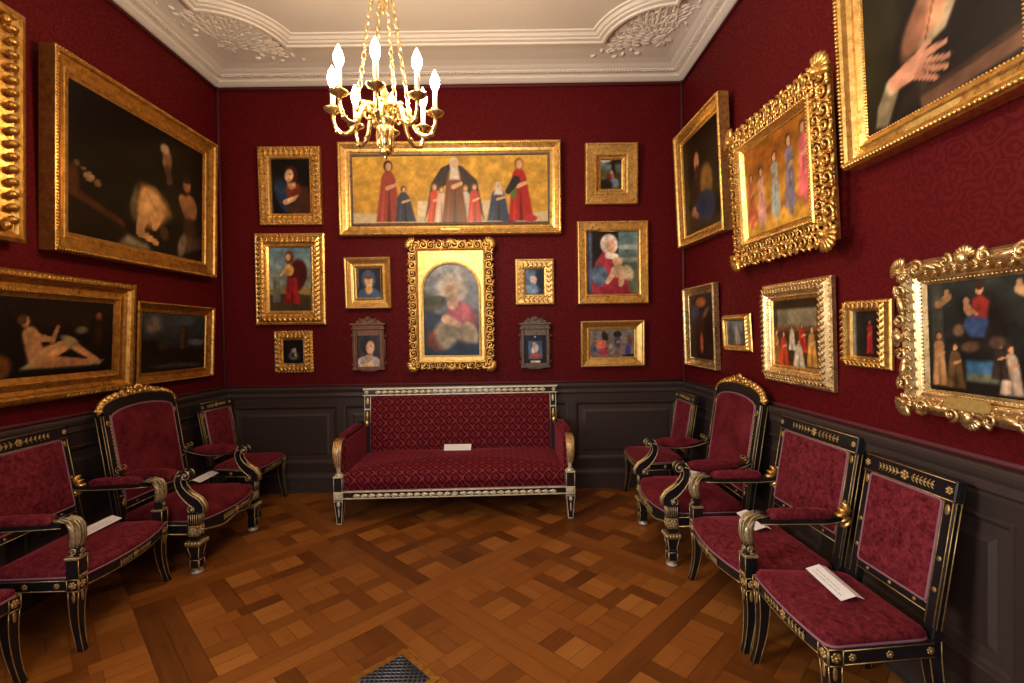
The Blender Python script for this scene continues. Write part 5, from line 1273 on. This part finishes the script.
        mb.prism(out2[::1] if sx < 0 else out2, -.012, .02); mb.build('arm_panel', M['velvet_damask'], root)
sofa()

# ------------------------------------------------------------------ folded cards lying on the seats
def card(label, loc, rz, L=.24, w_=.062, pitch=.34):
    root = thing('folded_card', label, 'card', loc, (0, 0, rz), 'folded cards on the seats')
    c, s = w_*math.cos(pitch), w_*math.sin(pitch)
    t_ = .0012
    mb = MB()
    pr = [(-c, 0), (-c, t_), (0, s+t_), (c*.55, t_+s*.45), (c*.55, s*.45), (0, s)]
    mb.loft([[(-L/2, y, z) for y, z in pr], [(L/2, y, z) for y, z in pr]], 0, False)
    mb.build('card', M['paper'], root)
    mb = MB(); R_ = random.Random(len(label))
    for k, f in enumerate((.70, .45)):
        x = -L*.40
        while x < L*.36*(1 if k == 0 else .6):
            q = .008+.022*R_.random(); y = -c*f
            z = s*(1-f)+t_+.0006
            mb.add([(x, y-.0022, z-.0008), (x+q, y-.0022, z-.0008), (x+q, y+.0022, z+.0008), (x, y+.0022, z+.0008)], [(0, 1, 2, 3)], 0, False); x += q+.006
    mb.build('faint_print', M['ink'], root)
card('white folded card standing on the sofa seat', (-.525, 4.60, .489), 0, .26, .07, .75)
card('white folded card on the armless side chair nearest on the right', (1.405, 2.05, .486), -PI/2-.08, .27, .062)
card('white folded card on the right bird-neck armchair, half hidden by its arm', (1.44, 2.80, .462), -PI/2-.08, .27)
card('white folded card on the right tall armchair, only a corner showing', (1.47, 3.73, .458), -PI/2, .24)
card('cream-lit folded card on the shaded bird-neck armchair at left', (-2.55, 2.89, .462), PI/2+.05, .27)
card('cream-lit folded card on the tall armchair at left', (-2.55, 3.90, .456), PI/2+.05, .27)

# ------------------------------------------------------------------ floor grille
def grille():
    root = thing('floor_grille', 'square brass-framed floor grille set diagonally in the parquet', 'floor grille', (-.565, 2.185, 0), (0, 0, PI/4))
    h = .155; mb = MB()
    rings = [[(-q, -q, z), (q, -q, z), (q, q, z), (-q, q, z)] for q, z in ((h, .0005), (h-.002, .005), (h-.034, .005), (h-.036, .0015))]
    mb.loft(rings, 0, False, False); mb.build('frame', M['gold_dark'], root)
    mb = MB(); mb.box(-h+.03, h-.03, -h+.03, h-.03, .0004, .0012); mb.build('dark_sheet', M['painted_hole'], root)  # dark sheet under the bars, shade of the shaft painted on
    mb = MB(); n = 4; q = h-.036
    for k in range(-2*n, 2*n+1):                             # bars crossing at right angles to the room
        d_ = k*q/n*1.05
        lo, hi = max(-q, -q-d_), min(q, q-d_)
        if hi > lo: mb.tube([(lo, lo+d_, .004), (hi, hi+d_, .004)], .0030, 4)
        lo, hi = max(-q, d_-q), min(q, d_+q)
        if hi > lo: mb.tube([(lo, d_-lo, .003), (hi, d_-hi, .003)], .0030, 4)
    mb.build('lattice', M['steel'], root)
grille()

# ------------------------------------------------------------------ chandelier
def chandelier():
    K = 1.25; HC = 1.6+(globals()['HC']+.024-1.6)/K              # built at 1/K of its size
    root = thing('chandelier', 'gilt eight-branched chandelier with lit candle bulbs hung on chains from the ceiling', 'chandelier', (-.706, 2.775, 1.6*(1-K)-.024)); root.scale = (K, K, K)
    R, zs = .232, 2.645
    mb = MB()                                                # central stem: finial, tapering foot, urn, knops
    mb.lathe([(.003, 2.437), (.009, 2.443), (.007, 2.452), (.020, 2.458), (.029, 2.466), (.027, 2.474), (.022, 2.480), (.027, 2.505), (.036, 2.550), (.040, 2.580), (.030, 2.590), (.043, 2.600), (.046, 2.620), (.036, 2.640), (.024, 2.650), (.040, 2.662), (.048, 2.685), (.044, 2.700), (.026, 2.712), (.014, 2.73), (.018, 2.745), (.010, 2.765), (.004, 2.80)], 16)
    for k in range(8):
        a_ = k*PI/4+.2
        mb.ell((.034*math.cos(a_), .034*math.sin(a_), 2.535), (.009, .009, .045), None, 6, 5)
        mb.ell((.046*math.cos(a_), .046*math.sin(a_), 2.672), (.010, .010, .016), None, 6, 5)
    mb.build('stem', M['brass'], root)
    for k in range(8):
        a_ = -PI/2+.105+k*PI/4
        ca, sa = math.cos(a_), math.sin(a_)
        P_ = lambda r, z: (r*ca, r*sa, z)
        mb = MB()
        path = [(.030, 2.615), (.045, 2.648), (.072, 2.668), (.100, 2.662), (.118, 2.635), (.128, 2.600), (.145, 2.568), (.172, 2.550), (.198, 2.552), (.219, 2.573), (.230, 2.605), (R, zs-.008)]
        mb.tube([P_(r, z) for r, z in path], [.010, .012, .013, .013, .012, .011, .011, .0105, .010, .010, .009, .009], 8)
        pts = [P_(.070+.026*(1-.75*j/11)*math.cos(PI*.5-j*.62), 2.640+.026*(1-.75*j/11)*math.sin(PI*.5-j*.62)) for j in range(12)]
        mb.tube(pts, .007, 6); mb.ell(P_(.112, 2.655), (.014, .014, .018), None, 6, 5)
        for r, z in ((.150, 2.572), (.215, 2.562)): mb.ell(P_(r, z), .013, None, 8, 5)
        arm = mb.build('arm', M['brass'], root)
        mb = MB(); mb.lathe([(.009, zs-.014), (.014, zs-.004), (.026, zs+.002), (.040, zs+.012), (.041, zs+.016), (.030, zs+.012), (.016, zs+.008), (.016, zs+.020), (.019, zs+.026), (.016, zs+.034), (.012, zs+.034)], 16, 0, P_(R, 0)); mb.build('drip_pan', M['brass'], arm)
        mb = MB(); mb.lathe([(.0115, zs+.030), (.0115, zs+.115), (.009, zs+.118)], 12, 0, P_(R, 0)); mb.build('candle', M['wax'], arm)
        mb = MB(); mb.lathe([(.006, zs+.116), (.015, zs+.128), (.0215, zs+.148), (.0205, zs+.168), (.013, zs+.190), (.005, zs+.206), (.001, zs+.215)], 12, 0, P_(R, 0)); mb.build('bulb', M['bulb'], arm)
    for k in range(4):
        a_ = .61+k*PI/2
        p0 = Vector((.128*math.cos(a_), .128*math.sin(a_), 2.640)); p1 = Vector((.032*math.cos(a_), .032*math.sin(a_), 3.30))
        mb = MB(); n = 20; d_ = (p1-p0)/n; L = d_.length; u = d_.normalized(); e1 = u.orthogonal().normalized(); e2 = u.cross(e1)
        for i in range(n):
            c_ = p0+d_*(i+.5); e = e1 if i % 2 else e2
            mb.tube([c_+u*L*.62*math.cos(j*PI/4)+e*.0095*math.sin(j*PI/4) for j in range(8)], .0032, 5, 0, True)
        mb.ell(p0, (.012, .012, .016))
        mb.tube([p0, (.100*math.cos(a_), .100*math.sin(a_), 2.655), (.05*math.cos(a_), .05*math.sin(a_), 2.67)], .006, 6)
        mb.build('chain', M['brass'], root)
    mb = MB(); mb.lathe([(.002, 3.105), (.007, 3.112), (.005, 3.122), (.013, 3.135), (.007, 3.150), (.016, 3.175), (.010, 3.20), (.005, 3.22), (.005, 3.27), (.022, 3.285), (.040, 3.30), (.042, 3.312), (.024, 3.325), (.012, 3.36), (.016, 3.38), (.008, 3.40)], 14); mb.build('crown', M['brass'], root)
    mb = MB(); mb.tube([(0, 0, 3.39), (0, 0, HC-.03)], .007, 8); mb.build('rod', M['brass'], root)
    mb = MB(); mb.lathe([(.008, HC-.06), (.03, HC-.05), (.06, HC-.015), (.065, HC)], 16); mb.build('ceiling_canopy', M['brass'], root)
chandelier()
